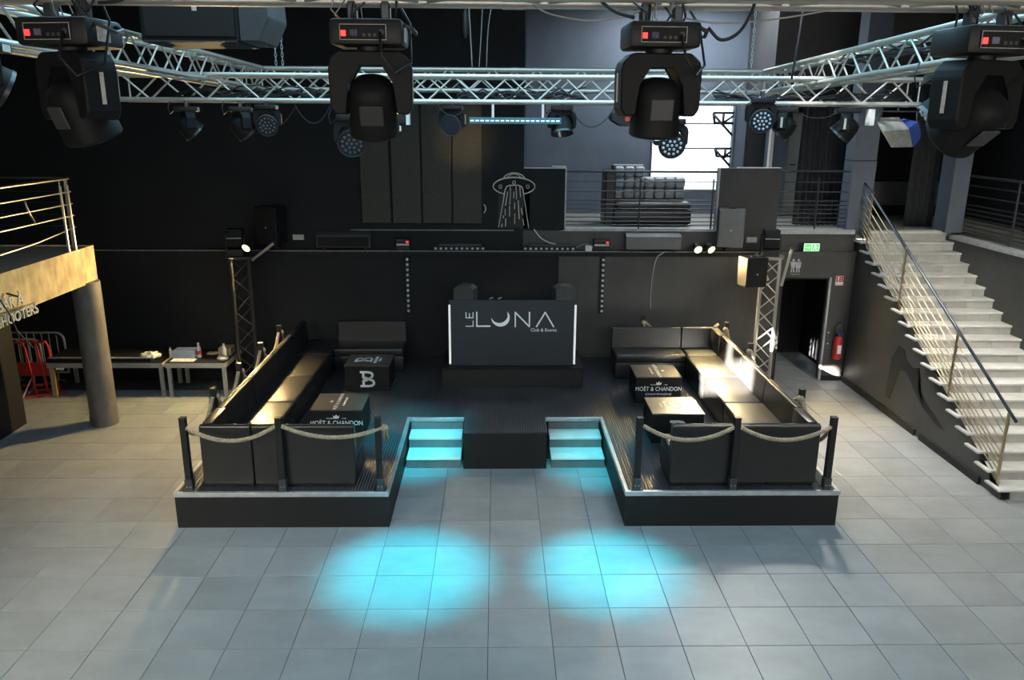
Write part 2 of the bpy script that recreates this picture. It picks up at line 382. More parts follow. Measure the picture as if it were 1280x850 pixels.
walls('baseboard_back', skirt_m, [(1.6, DX0, YB - .014, YB, 0, .09), (DX1, 6.46, YB - .014, YB, 0, .09)], 'black baseboard')
# seam battens on the lower wall
walls('trim_6', wall_m, [(1.07, 1.11, YB - .016, YB + .01, .45, LEDZ - .1)], 'vertical joint strip on the lower wall')
# parapets
walls('wall_parapet', wall_m, [(.47, 1.2, YB + .1, YB + .24, MZ, 3.86)], 'black parapet beside the saucer sign')
walls('trim_7', trimw_m, [(.97, 1.215, YB + .09, YB + .25, 3.86, 3.90), (1.2, 1.222, YB + .09, YB + .25, MZ, 3.87), (.47, .97, YB + .095, YB + .245, 3.86, 3.87)], 'pale metal edge of the parapet')
walls('wall_parapet_2', parapet_m, [(3.92, 5.0, YB + .1, YB + .24, MZ, 3.88)], 'charcoal parapet above the tower')
walls('trim_8', trimw_m, [(4.25, 5.0, YB + .09, YB + .25, 3.88, 3.895), (3.9, 3.925, YB + .09, YB + .25, MZ, 3.88)], 'pale metal edge of the second parapet')
# pillars
walls('wall_pillar', navy_m, [(6.27, 6.68, YB + .12, YB + .5, MZ, 4.02), (6.27, 6.68, YB + .14, YB + .5, 4.02, 7.0)], 'slate pillar at the head of the stairs')
walls('trim_9', blackm_m, [(6.265, 6.685, YB + .115, YB + .5, 4.01, 4.03)], 'dark band round the pillar')
walls('wall_pillar_2', navy_m, [(8.0, 8.3, YB - .02, YB + .4, MZ, 7.0)], 'slate pillar at the right of the stair head')
walls('wall_pier', wallgrey_m, [(5.12, 9.7, 15.3, 17.1, 5.05, 7.0)], 'boxed wall above the curtain behind the truss')
walls('wall_pier_2', navy_m, [(5.58, 5.9, 16.4, 17.05, MZ, 4.75)], 'slate pier beside the cream door')
walls('wall_stairhead', wall_m, [(6.55, 9.7, 16.6, 16.95, MZ, 7.0)], 'black wall at the end of the stair landing')
walls('wall_stairhead_2', wallgrey_m, [(6.9, 8.9, 16.0, 16.12, MZ + .28, 3.52)], 'dark grey panel on the stair landing')
# cupboard beside window
walls('door_2', blackm_m, [(5.2, 5.58, 16.85, 17.03, MZ, 5.1)], 'narrow black doorway beside the bright window')
d2 = walls('door_3', cream_m, [(5.95, 6.7, 16.55, 16.62, MZ, 4.85)], 'cream door beside the curtain')
rod('door_handle', (6.02, 16.53, 3.82), (6.14, 16.53, 3.82), .012, blackm_m, d2)
walls('trim_10', cream_m, [(5.53, 5.6, 16.38, 16.5, 3.7, 4.7)], 'pale edge of the slate pier')

# the bright window on the balcony
win = structure(multi_box('window_1', [(WX0 - .02, WX0 + .03, 17.0, 17.1, WZ0, WZ1), (WX1 - .03, WX1 + .02, 17.0, 17.1, WZ0, WZ1), (WX0, WX1, 17.0, 17.1, WZ1 - .03, WZ1), (WX0, WX1, 17.0, 17.1, WZ0, WZ0 + .03)], navy_m), 'bright overexposed window above the tufted sofa')
box('pane', WX0, WX1, 17.12, 17.135, WZ0, WZ1, glass_m, win)
rod('crossbar', (WX0, 17.05, 4.62), (WX1, 17.05, 4.62), .014, blackm_m, win)
rod('crossbar', (WX0 + .7, 17.05, 4.12), (WX1, 17.05, 4.12), .014, blackm_m, win)
for zz, k in ((4.84, 1.), (4.12, .8)):
    runs = []
    x0, x1 = WX1 - .46 * k, WX1 - .02
    runs += [[(x0, 17.05, zz), (x1, 17.05, zz)], [(x0, 17.05, zz - .02), (x1, 17.05, zz - .46 * k)], [(x0, 17.05, zz), (x0 + .05, 17.05, zz - .22 * k)],
             [(x0 + .22, 17.05, zz), (x0 + .22, 17.05, zz - .25 * k)], [(x0 + .06, 17.05, zz - .2 * k), (x1, 17.05, zz - .2 * k)], [(x0 + .22, 17.05, zz - .2 * k), (x1, 17.05, zz - .05)]]
    tubes('scroll_bracket', runs, .026, blackm_m, win, 6)

# ================================================================ STAIRCASE
SX0, SX1, SY0, SY1, NS = 6.46, 8.1, 9.15, 14.1, 18
RISE = MZ / (NS + 1); GO = (SY1 - SY0) / NS
stair = thing('staircase', 'pale tiled staircase rising to the balcony behind a brass barred rail', 'staircase', (7.28, 9.15, 0))
poly = [(SY0, 0)]
for k in range(NS):
    poly += [(SY0 + k * GO, (k + 1) * RISE - .03), (SY0 + (k + 1) * GO, (k + 1) * RISE - .03)]
poly += [(SY1, 0)]
mside = Matrix(((0, 1, 0, 0), (1, 0, 0, 0), (0, 0, 1, 0), (0, 0, 0, 1)))
prism('side_wall', poly, SX0 + .02, SX0 + .14, wallgrey_m, mside, stair)
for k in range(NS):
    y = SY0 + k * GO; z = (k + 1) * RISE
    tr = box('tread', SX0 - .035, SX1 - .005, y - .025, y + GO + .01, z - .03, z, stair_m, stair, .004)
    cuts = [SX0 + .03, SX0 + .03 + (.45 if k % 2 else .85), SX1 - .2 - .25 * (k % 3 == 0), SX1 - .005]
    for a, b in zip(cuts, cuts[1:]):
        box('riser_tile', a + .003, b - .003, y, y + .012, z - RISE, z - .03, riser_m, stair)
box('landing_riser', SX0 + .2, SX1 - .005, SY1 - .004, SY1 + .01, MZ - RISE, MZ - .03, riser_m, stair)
box('landing', SX0 + .22, SX1 - .01, SY1 - .02, SY1 + .19, MZ - .03, MZ + .012, stair_m, stair)
skt = walls('baseboard_stair', skirt_m, [(SX0 - .012, SX0 + .02, 9.6, 11.15, 0, .10), (SX0 - .012, SX0 + .02, 11.3, 13.98, 0, .10)], 'black baseboard along the stair wall')
# painted patch on the stair wall (irregular dark daub, raised film)
def blob(pts): return [(y, z) for y, z in pts]
daub = [(12.35, .28), (12.30, .95), (12.12, 1.22), (11.95, 1.20), (11.85, 1.06), (11.62, 1.0), (11.45, 1.05), (11.35, .88), (11.42, .78), (11.15, .62), (10.75, .46), (10.55, .38), (10.75, .38), (11.2, .50), (11.55, .70), (11.8, .88), (12.0, .84), (12.12, .55), (12.2, .28)]
prism('paint_daub', daub, SX0 + .012, SX0 + .021, patch_m, mside, stair)
# stair railing
rail = thing('stair_railing', 'sloping stair railing with dark handrail and brass bars', 'railing', (6.52, 9.3, .15))
def sp(t, h):  # along the flight, t in Y
    return Vector((6.52, t, (t - SY0) / GO * RISE + h))
rod('handrail', sp(9.17, 1.05), sp(14.25, .98), .022, blued_m, rail, 10)
for t, h0 in ((9.33, .14), (10.68, .12), (12.40, .10), (13.78, .08)):
    p = sp(t, 0); base = (math.floor((t - SY0) / GO) + 1) * RISE
    rod('post', (6.52, t, base), (6.52, t, sp(t, 1.03).z), .021, brass_m, rail, 8)
    lathe('post_foot', [(.04, 0), (.04, .008), (.022, .012)], brass_m, T((6.52, t, base)), rail, 10)
for h in (.86, .72, .58, .46, .38, .30, .22, .14):
    rod('bar', sp(9.36, h), sp(14.2, h - .03), .009, brass_m, rail, 6)

# ================================================================ STAGE PLATFORM
X0, X1, Y0, Y1, ZD = -3.77, 4.07, 8.5, 13.98, .45
NX0, NX1, NY = -1.28, 1.53, 10.9
stage = thing('stage_platform', 'low black stage platform with ribbed rubber top and metal edge', 'stage', (.15, 11.2, 0))
dk = bmesh.new()
for x0, x1, y0, y1 in ((X0, NX0, Y0, NY), (NX1, X1, Y0, NY), (X0, X1, NY, Y1)):
    r = bmesh.ops.create_cube(dk, size=1)
    for v in r['verts']: v.co = Vector(((x0 + x1) / 2 + v.co.x * (x1 - x0), (y0 + y1) / 2 + v.co.y * (y1 - y0), ZD - .03 + v.co.z * .06))
meshobj('deck', bm_mesh(dk, 'deck', rubber_m), Matrix.Identity(4), None, stage)
e = .022
for x0, x1, y0, y1 in ((X0, NX0, Y0, Y0 + e), (NX1, X1, Y0, Y0 + e), (X0, X0 + e, Y0 + e, Y1), (X1 - e, X1, Y0 + e, Y1), (NX0 - e, NX0, Y0 + e, NY), (NX1, NX1 + e, Y0 + e, NY), (NX0, -.47, NY, NY + e), (.72, NX1, NY, NY + e)):
    box('skirt', x0, x1, y0, y1, 0, ZD - .06, skirt_m, stage)
tw = .035
for x0, x1, y0, y1 in ((X0 - .012, NX0 + .012, Y0 - .012, Y0 + tw), (NX1 - .012, X1 + .012, Y0 - .012, Y0 + tw), (X0 - .012, X0 + tw, Y0 + tw, Y1), (X1 - tw, X1 + .012, Y0 + tw, Y1), (NX0 - tw, NX0 + .012, Y0 + tw, NY + tw), (NX1 - .012, NX1 + tw, Y0 + tw, NY + tw), (NX0 + .012, -.47, NY - .012, NY + tw), (.72, NX1 - .012, NY - .012, NY + tw)):
    box('edge_trim', x0, x1, y0, y1, ZD - .05, ZD + .008, aluw_m, stage, .004)
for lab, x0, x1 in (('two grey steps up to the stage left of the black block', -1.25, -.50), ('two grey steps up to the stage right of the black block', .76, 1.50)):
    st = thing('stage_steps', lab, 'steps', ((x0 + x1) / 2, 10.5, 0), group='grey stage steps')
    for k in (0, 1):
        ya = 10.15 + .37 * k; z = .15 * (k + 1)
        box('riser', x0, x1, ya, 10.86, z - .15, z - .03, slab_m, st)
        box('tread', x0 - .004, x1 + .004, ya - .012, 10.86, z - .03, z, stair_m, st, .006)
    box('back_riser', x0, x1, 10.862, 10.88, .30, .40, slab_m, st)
blk = thing('stage_block', 'black ribbed podium block between the two flights of stage steps', 'podium', (.115, 10.5, 0))
box('body', -.46, .69, 10.12, 10.87, 0, .53, skirt_m, blk, .005)
box('top_mat', -.468, .698, 10.105, 10.99, .53, .55, rubber_m, blk, .004)

# ---- riser and DJ booth
rs = thing('booth_riser', 'low black riser carrying the presenter booth', 'riser', (.255, 12.8, ZD))
box('body', -.9, 1.41, 12.3, 13.35, ZD, .755, skirt_m, rs, .01)
box('top', -.91, 1.42, 12.29, 13.36, .755, .775, blackp_m, rs, .006)
bo = thing('booth', 'black presenter booth with white club lettering and lit side strips', 'booth', (.26, 12.8, .775))
box('front_panel', -.77, 1.29, 12.46, 12.50, .775, 1.87, booth_m, bo, .004)
box('side_panel', -.77, -.73, 12.50, 13.15, .775, 1.60, booth_m, bo, .004)
box('side_panel', 1.25, 1.29, 12.50, 13.15, .775, 1.60, booth_m, bo, .004)
box('desk_top', -.73, 1.25, 12.50, 13.15, 1.56, 1.60, blackp_m, bo, .004)
for x in (-.765, 1.275): box('led_strip', x - .016, x + .016, 12.445, 12.459, .80, 1.80 if x < 0 else 1.80, led_m, bo)
# lettering made of thin bars (standing on the front panel)
yf = 12.457
def stroke(pts, wd, name='letter', mat=white_m):
    """closed strip letters in XZ, extruded 4 mm"""
    bm = bmesh.new()
    for (xa, za), (xb, zb) in zip(pts, pts[1:]):
        d = Vector((xb - xa, zb - za)).normalized(); nrm = Vector((-d.y, d.x)) * wd / 2; ext = d * wd * .3
        q = [(xa - ext.x + nrm.x, za - ext.y + nrm.y), (xa - ext.x - nrm.x, za - ext.y - nrm.y), (xb + ext.x - nrm.x, zb + ext.y - nrm.y), (xb + ext.x + nrm.x, zb + ext.y + nrm.y)]
        prism_bm(bm, q, 0, .005)
    return meshobj(name, bm_mesh(bm, name, mat), T((0, yf - .004, 0)), None, bo)
zb, zt = 1.435, 1.675
stroke([(-.324, zt), (-.324, zb + .008), (-.11, zb + .008)], .024)
stroke([(.30, zb), (.30, zt), (.53, zb), (.53, zt)], .022)
stroke([(.645, zb), (.785, zt), (.925, zb)], .022)
cx, cz, ro = .060, 1.588, .150        # crescent moon standing for the U
a0, a1 = D(180), D(402)
tipa = Vector((cx + ro * math.cos(a0), cz + ro * math.sin(a0))); tipb = Vector((cx + ro * math.cos(a1), cz + ro * math.sin(a1)))
cr = [(cx + ro * math.cos(a0 + (a1 - a0) * k / 28), cz + ro * math.sin(a0 + (a1 - a0) * k / 28)) for k in range(29)]
ic = Vector((cx - .022, cz + .048)); ra = (tipa - ic).length; rb = (tipb - ic).length
b0 = math.atan2(tipa.y - ic.y, tipa.x - ic.x); b0 += 2 * PI if b0 < 0 else 0
b1 = math.atan2(tipb.y - ic.y, tipb.x - ic.x) + 2 * PI
ins = [(ic.x + (ra + (rb - ra) * k / 28) * math.cos(b0 + (b1 - b0) * k / 28), ic.y + (ra + (rb - ra) * k / 28) * math.sin(b0 + (b1 - b0) * k / 28)) for k in range(1, 28)]
prism('letter', cr + ins[::-1], 0, .005, white_m, T((0, yf - .004, 0)), bo)
stroke([(-.500, 1.442), (-.384, 1.442), (-.384, 1.53)], .015)
bmE = bmesh.new()
for x0, x1, z0, z1 in ((-.506, -.376, 1.575, 1.59), (-.506, -.490, 1.59, 1.675), (-.450, -.434, 1.59, 1.66), (-.392, -.376, 1.59, 1.675)): prism_bm(bmE, [(x0, z0), (x1, z0), (x1, z1), (x0, z1)], 0, .005)
meshobj('letter', bm_mesh(bmE, 'letter', white_m), T((0, yf - .004, 0)), None, bo)
text('tagline', 'Club & Events', .075, white_m, T((.765, yf, 1.355)) @ FACE_CAM, bo, .001)
# desk equipment and monitors
def small_speaker(x, label, rz):
    t = thing('monitor_speaker', label, 'speaker', (x, 12.95, 1.60), rz, 'monitor speakers on the booth')
    pm = W[t.name]
    rod('stand_pole', (0, 0, 0), (0, 0, .14), .018, blackm_m, t, 8, pm)
    box('stand_plate', -.09, .09, -.08, .08, 0, .012, blackm_m, t, pm=pm)
    prism('cabinet', [(-.17, .13), (.17, .13), (.175, .38), (.08, .43), (-.10, .43), (-.175, .38)], -.12, .14, greyp_m, pm, t, .006)
    box('grille', -.14, .14, -.128, -.118, .15, .37, greyp_m, t, .003, pm=pm)
    tube('handle', [(-.06, -.02, .43), (-.05, -.02, .455), (.05, -.02, .455), (.06, -.02, .43)], .008, greyp_m, t, 6, pm=pm)
small_speaker(-.52, 'small black monitor speaker at the plain left end of the booth', D(168))
small_speaker(1.12, 'small black monitor speaker at the right end of the booth', D(190))
for i, (xa, xb, lab) in enumerate(((-.05, .28, 'slim black mixer in the middle of the booth desk'), (-.45, -.12, 'black disc player on the booth desk nearer the short word of the sign'), (.35, .68, 'black disc player on the booth desk nearer the last letter of the sign'))):
    t = thing('dj_deck', lab, 'dj equipment', ((xa + xb) / 2, 12.8, 1.60)); pm = W[t.name]
    box('housing', -.16, .16, -.18, .18, 0, .1, blackp_m, t, .006, pm=pm)
    if i: lathe('jog_wheel', [(.1, 0), (.1, .015), (.09, .02)], greyp_m, pm @ T((0, -.04, .1)), t, 20)
    else:
        for k in range(4): rod('knob', (-.1 + .066 * k, .06, .1), (-.1 + .066 * k, .06, .12), .012, greyp_m, t, 8, pm)
for x in (-.12, .02):
    t = tag(rod('goose_lamp', (x, 12.62, 1.86), (x + .06, 12.62, 1.885), .012, whitecable_m), 'tiny pale clip lamp on the booth edge, %s of the pair' % ('nearer the crescent' if x > 0 else 'farther from the crescent'), 'lamp')

# ================================================================ SOFAS
def bench(wd, dp, label, x, y, rz, seats=None, corner=False, end_arm=False):
    """local: x across, back at y=0, seat towards +y"""
    t = thing('corner_sofa' if corner else 'sofa_bench', label, 'sofa', (x, y, ZD), rz, 'black leather lounge seats'); pm = W[t.name]
    h = wd / 2 - .006
    box('plinth', -h + .02, h - .02, .03, dp - .05, 0, .05, skirt_m, t, pm=pm)
    box('base', -h, h, .02, dp - .015, .05, .30, leather_m, t, .012, 2, pm=pm)
    box('seat_cushion', -h, h, .10, dp, .302, .44, leather_m, t, .028, 3, pm=pm)
    prism('backrest', [(0, .05), (.105, .05), (.125, .40), (.09, .775), (.075, .785), (.012, .785), (0, .775)], -h, h, leather_m, pm @ Matrix(((0, 1, 0, 0), (1, 0, 0, 0), (0, 0, 1, 0), (0, 0, 0, 1))), t, .007)
    tube('piping', [(-h + .004, .045, .787), (h - .004, .045, .787)], .007, leather_m, t, 6, pm=pm)
    if corner:
        s = corner
        a0, a1 = (h - .12, h) if s > 0 else (-h, -h + .12)
        box('side_backrest', a0, a1, .115, dp, .05, .785, leather_m, t, .012, 2, pm=pm)
    return t
# right group (back row along the wall, row along the outer edge, front bench with its back to us)
bench(1.20, .62, 'black leather bench with its back to us beside the post at the right stage front', 2.66, 8.63, 0)
bench(.60, .60, 'black leather corner seat at the outer right stage front', 3.53, 8.63, 0, corner=1)
RX = 3.83
bench(1.13, .66, 'black leather bench facing inward just behind the right front corner seat', RX, 9.80, D(90))
bench(1.13, .66, 'sunlit black leather bench in the middle of the right hand row', RX, 10.94, D(90))
bench(1.13, .66, 'black leather bench facing inward nearest the far corner of the right hand row', RX, 12.08, D(90))
bench(.63, .60, 'black leather corner seat by the wall at the far end of the right hand row', 3.515, 13.26, D(180), corner=-1)
bench(1.20, .60, 'black leather bench against the back wall on the right of the booth', 2.59, 13.26, D(180))
# left group
LX = -3.46
bench(1.20, .62, 'black leather bench with its back to us at the left stage front', -2.26, 8.63, 0)
bench(.60, .62, 'black leather corner seat at the outer left stage front', -3.165, 8.63, 0, corner=-1)
bench(1.15, .66, 'black leather bench facing inward just behind the left front corner seat', LX, 9.83, D(-90))
bench(1.15, .66, 'black leather bench with warm lit seat in the middle of the left hand row', LX, 10.99, D(-90))
bench(1.15, .66, 'black leather bench facing inward nearest the dark far corner of the left hand row', LX, 12.15, D(-90))
bench(.90, .66, 'black leather seat in the dark far corner of the left hand row', LX, 13.19, D(-90))
bench(1.20, .62, 'black leather bench against the back wall on the left of the booth', -2.2, 13.66, D(180))

# ================================================================ CUBE TABLES
def monogram(name, mx, h, parent):
    runs = [[(-.42, .97), (.04, .97), (.22, .94), (.33, .85), (.35, .76), (.30, .64), (.15, .54), (-.12, .40)],
            [(-.42, .03), (.10, .03), (.30, .07), (.41, .17), (.43, .27), (.37, .38), (.22, .46), (-.12, .60)],
            [(-.24, .97), (-.24, .62), (-.12, .50), (-.24, .38), (-.24, .03)]]
    bm = bmesh.new(); wd = .075 * h
    for run in runs:
        for (xa, za), (xb, zb2) in zip(run, run[1:]):
            A, B = Vector((xa, za)) * h, Vector((xb, zb2)) * h; d = (B - A).normalized(); n = Vector((-d.y, d.x)) * wd; e2 = d * wd * .4
            prism_bm(bm, [tuple(A - e2 + n), tuple(A - e2 - n), tuple(B + e2 - n), tuple(B + e2 + n)], 0, .002)
    return meshobj(name, bm_mesh(bm, name, white_m), mx, None, parent)
def cube_table(x0, x1, y0, y1, label, kind, top):
    cx, cy = (x0 + x1) / 2, (y0 + y1) / 2
    t = thing('cube_table', label, 'table', (cx, cy, ZD), group='black cube tables')
    box('body', x0, x1, y0, y1, ZD, .86, blackp_m, t, .005)
    box('top', x0 - .003, x1 + .003, y0 - .003, y1 + .003, .86, .877, tabletop_m, t, .004)
    fm = T((cx, y0 - .0045, 0)) @ FACE_CAM
    def crown(mx, s):
        bm = bmesh.new(); prism_bm(bm, [(-.5 * s, 0), (.5 * s, 0), (.62 * s, .62 * s), (.3 * s, .35 * s), (0, .8 * s), (-.3 * s, .35 * s), (-.62 * s, .62 * s)], 0, .002)
        bmesh.ops.triangulate(bm, faces=[f for f in bm.faces if len(f.verts) > 4])
        return meshobj('crown_mark', bm_mesh(bm, 'crown_mark', white_m), mx, None, t)
    if kind == 'word':
        text('lettering', 'MO\u00cbT & CHANDON', .094, white_m, T((cx, y0 - .0045, .655)) @ FACE_CAM, t, .001, sx=.84)
        text('lettering', 'CHAMPAGNE', .045, white_m, T((cx, y0 - .0045, .585)) @ FACE_CAM, t, .001, sx=1.5)
        crown(T((cx, y0 - .006, .755)), .07)
        text('lettering', 'FOND\u00c9 EN      1743', .024, white_m, T((cx, y0 - .0045, .745)) @ FACE_CAM, t, .001, sx=1.3)
    else:
        monogram('monogram', T((cx, y0 - .006, .525)), .25, t)
    fl = 1 if cx > 0 else -1          # the tops read from opposite sides on the two halves
    rz = R(D(-90) if cx > 0 else D(90), 'Z'); FI = FACE_CAM.inverted()
    if top == 'word':
        mz = T((cx, cy, .8785)) @ rz
        text('top_lettering', 'MO\u00cbT & CHANDON', .072, white_m, mz, t, .001)
        text('top_lettering', 'CHAMPAGNE', .045, white_m, mz @ T((0, -.085, 0)), t, .001, sx=1.2)
        crown(mz @ T((0, .10, 0)) @ FI, .06)
    else:
        mz = T((cx - .04 * fl, cy, .8785)) @ rz
        monogram('top_monogram', mz @ FI, .26, t)
        text('top_lettering', 'BELVEDERE', .07, white_m, mz @ T((0, -.09, 0)), t, .001)
        text('top_lettering', 'VODKA', .05, white_m, mz @ T((0, -.15, 0)), t, .001)
    return t
cube_table(2.15, 2.85, 11.53, 12.17, 'black cube table with full champagne lettering facing us, farther one on the right', 'word', 'word')
cube_table(2.10, 2.80, 9.95, 10.62, 'black cube table with sunlit top and monogram, nearer one on the right', 'mono', 'mono')
cube_table(-2.53, -1.83, 10.12, 10.78, 'black cube table with champagne lettering, nearer one on the left', 'word', 'word')
cube_table(-2.44, -1.72, 12.12, 12.76, 'black cube table with white monogram in the dark far left', 'mono', 'mono')

# ================================================================ POSTS AND ROPES
def post(x, y, label):
    t = thing('rope_post', label, 'post', (x, y, ZD + .009), group='black rope posts'); pm = W[t.name]
    box('shaft', -.036, .036, -.036, .036, .0, .90, blackm_m, t, .004, pm=pm)
    box('cap', -.039, .039, -.039, .039, .90, .912, blackm_m, t, .003, pm=pm)
    box('base_bracket', -.044, .044, -.044, .044, 0, .15, railb_m, t, .003, pm=pm)
    box('base_plate', -.07, .07, -.05, .07, 0, .008, railb_m, t, pm=pm)
    for sx in (-.02, .02): rod('bolt', (sx, -.044, .06), (sx, -.052, .06), .006, aluw_m, t, 6, pm)
def rope(a, b, sag, label, fray=None, name='barrier_rope'):
    pts = catenary(a, b, sag, 26); o = Vector(a); bm = bmesh.new(); L = (Vector(b) - Vector(a)).length
    fine = []
    for i in range(len(pts) - 1):
        for k in range(4): fine.append(pts[i].lerp(pts[i + 1], k / 4))
    fine.append(pts[-1])
    for s in range(3):
        run = []
        for i, p in enumerate(fine):
            tt = (fine[min(i + 1, len(fine) - 1)] - fine[max(i - 1, 0)]).normalized()
            n1 = tt.cross(Vector((0, 0, 1))).normalized(); n2 = tt.cross(n1)
            ang = i * L / len(fine) / .085 * 2 * PI / 1.0 + s * 2 * PI / 3
            run.append(p + (n1 * math.cos(ang) + n2 * math.sin(ang)) * .0125 - o)
        sweep(bm, run, .0145, 6)
    r = meshobj(name, bm_mesh(bm, 'rope', rope_m, smooth=True), T(o), None)
    tag(r, label, 'rope', 'hemp barrier ropes')
    if fray is not None:
        c = Vector(fray); runs = []
        rr = random.Random(3)
        for k in range(9):
            dx, dy = rr.uniform(-.03, .05), rr.uniform(-.04, .04)
            runs.append([c, c + Vector((dx * .6, dy, -.04)), c + Vector((dx, dy, -.11 - rr.random() * .05))])
        tubes('frayed_end', runs, .008, rope_m, r, 5)
        bm = bmesh.new(); bmesh.ops.create_icosphere(bm, subdivisions=2, radius=.045)
        for v in bm.verts: v.co *= 1 + .12 * math.sin(v.co.x * 120 + v.co.z * 90)
        meshobj('knot', bm_mesh(bm, 'knot', rope_m, smooth=True), T(c), None, r)
    return r
PY = 8.56
post(-3.60, PY, 'black rope post at the outer left front corner of the stage')
post(-2.51, PY, 'black rope post in the middle of the left stage front')
post(-1.37, PY, 'black rope post beside the frayed rope end, inner left stage front')
post(1.66, PY, 'black rope post at the inner right stage front')
post(2.80, PY, 'black rope post in the middle of the right stage front')
post(3.93, PY, 'black rope post at the outer right front corner of the stage')
zr = ZD + .80
rope((-3.56, PY - .02, zr), (-2.55, PY - .02, zr + .02), .17, 'hemp rope swag at the outer left stage front', fray=None)
rope((-2.47, PY - .02, zr + .02), (-1.33, PY - .02, zr), .13, 'hemp rope swag with frayed end at the inner left stage front', fray=(-1.29, PY - .02, zr))
rope((1.70, PY - .02, zr + .02), (2.76, PY - .02, zr), .17, 'hemp rope swag at the inner right stage front')
rope((2.84, PY - .02, zr), (3.90, PY - .02, zr), .16, 'hemp rope swag at the outer right stage front')
LSAG = .26
LYS = [9.62, 10.67, 11.72, 12.78]
ln = ['nearest us', 'second from the front', 'third from the front', 'farthest back']
for y, n in zip(LYS, ln): post(-3.62, y, 'black rope post behind the left sofa row, ' + n)
pv = PY
for y, n in zip(LYS, ['running back from the front corner', 'behind the nearer benches', 'behind the farther benches', 'nearest the back wall']):
    rope((-3.62, pv + .04, zr), (-3.62, y - .04, zr), LSAG, 'hemp rope along the outer left side of the stage, ' + n, fray=(-3.60, y + .045, zr - .01)); pv = y
RYS = [9.56, 11.70, 13.02]
for y, n in zip(RYS, ['nearest us', 'beside the sunlit seat', 'by the back wall']): post(3.93, y, 'black rope post behind the right sofa row, ' + n)
pv = PY
for y, n in zip(RYS, ['running back from the front corner', 'behind the sunlit benches', 'nearest the back wall']):
    rope((3.93, pv + .04, zr), (3.93, y - .04, zr), .36, 'hemp rope along the outer right side of the stage, ' + n, fray=(3.90, y - .045, zr)); pv = y
post(2.57, 13.40, 'black rope post behind the back wall bench right of the booth')
rope((3.88, 13.36, zr), (2.61, 13.40, zr + .02), .30, 'hemp rope behind the back wall bench right of the booth', fray=(2.57, 13.35, zr + .03))

# ================================================================ TRUSSES
def truss(name, label, p0, p1, size=.24, chord=.025, brace=.010, pitch=.27, mat=alu_m, group='aluminium lighting trusses', up=(0, 0, 1), cat='truss', ends=True, phase=0):
    p0, p1 = Vector(p0), Vector(p1); d = (p1 - p0); L = d.length; d.normalize()
    u = Vector(up); s = d.cross(u).normalized(); u = s.cross(d).normalized()
    t = thing(name, label, cat, p0, group=group)
    h = size / 2
    cs = [s * a * h + u * b * h for a, b in ((-1, -1), (1, -1), (1, 1), (-1, 1))]
    for c in cs: rod('chord', p0 + c, p1 + c, chord, mat, t, 10)
    n = max(2, int(round((L - .12) / pitch))); st = (L - .12) / n
    for f in range(4):
        a, b = cs[f], cs[(f + 1) % 4]
        if f == 2: a, b = b, a
        for k in range(n):
            q0 = p0 + d * (.06 + k * st); q1 = p0 + d * (.06 + (k + 1) * st)
            k2 = k + phase
            rod('brace', q0 + (a if k2 % 2 else b), q1 + (b if k2 % 2 else a), brace, mat, t, 6)
    if ends:
        for q in (p0 + d * .03, p1 - d * .03):
            for f in range(4): rod('end_brace', q + cs[f], q + cs[(f + 1) % 4], brace, mat, t, 6)
    # couplers where two lengths meet
    m = int(L // 2)
    if L > 5:
        for k in range(1, m // 2 + 1):
            q = p0 + d * (L * k / (m // 2 + 1))
            for c in cs: rod('coupler', q + c - d * .05, q + c + d * .05, chord * 1.12, mat, t, 10)
    return t
AZ = 4.97
truss('truss_span', 'free hanging aluminium truss across the room above the dance floor carrying the small lamps', (-3.76, 8.37, AZ), (4.27, 8.37, AZ))
BZ0, BZ1 = 5.146, 5.385; BZ = (BZ0 + BZ1) / 2
BXL, BXR, BYN, BYF = -3.15, 3.30, 3.56, 10.2
BD = .125      # the far end hangs a little lower
truss('truss_span', 'far aluminium truss of the hanging rectangle', (-2.93 - .12, BYF, BZ - BD), (3.36 + .12, BYF, BZ - BD), phase=1)
truss('truss_span', 'left aluminium truss of the hanging rectangle running away from us', (-3.12, BYN + .42, BZ - .02), (-2.93, BYF - .16, BZ - BD))
truss('truss_span', 'right aluminium truss of the hanging rectangle running away from us', (3.28, BYN + .42, BZ - .02), (3.36, BYF - .16, BZ - BD))
truss('truss_span', 'nearest truss along the top edge, holding four big moving heads', (BXL - .2, BYN + .12, BZ + .036), (BXR + .2, BYN + .12, BZ + .036), chord=.027)
# corner cubes of open tube ends on the free truss
for x, lab in ((4.27, 'right'), ):
    pass
def clamp(p, top, parent, pm):  # hook clamp from a tube down to a fixture
    box('clamp', -.022, .022, -.03, .03, -.075, .035, railb_m, parent, .006, pm=pm @ T(p))

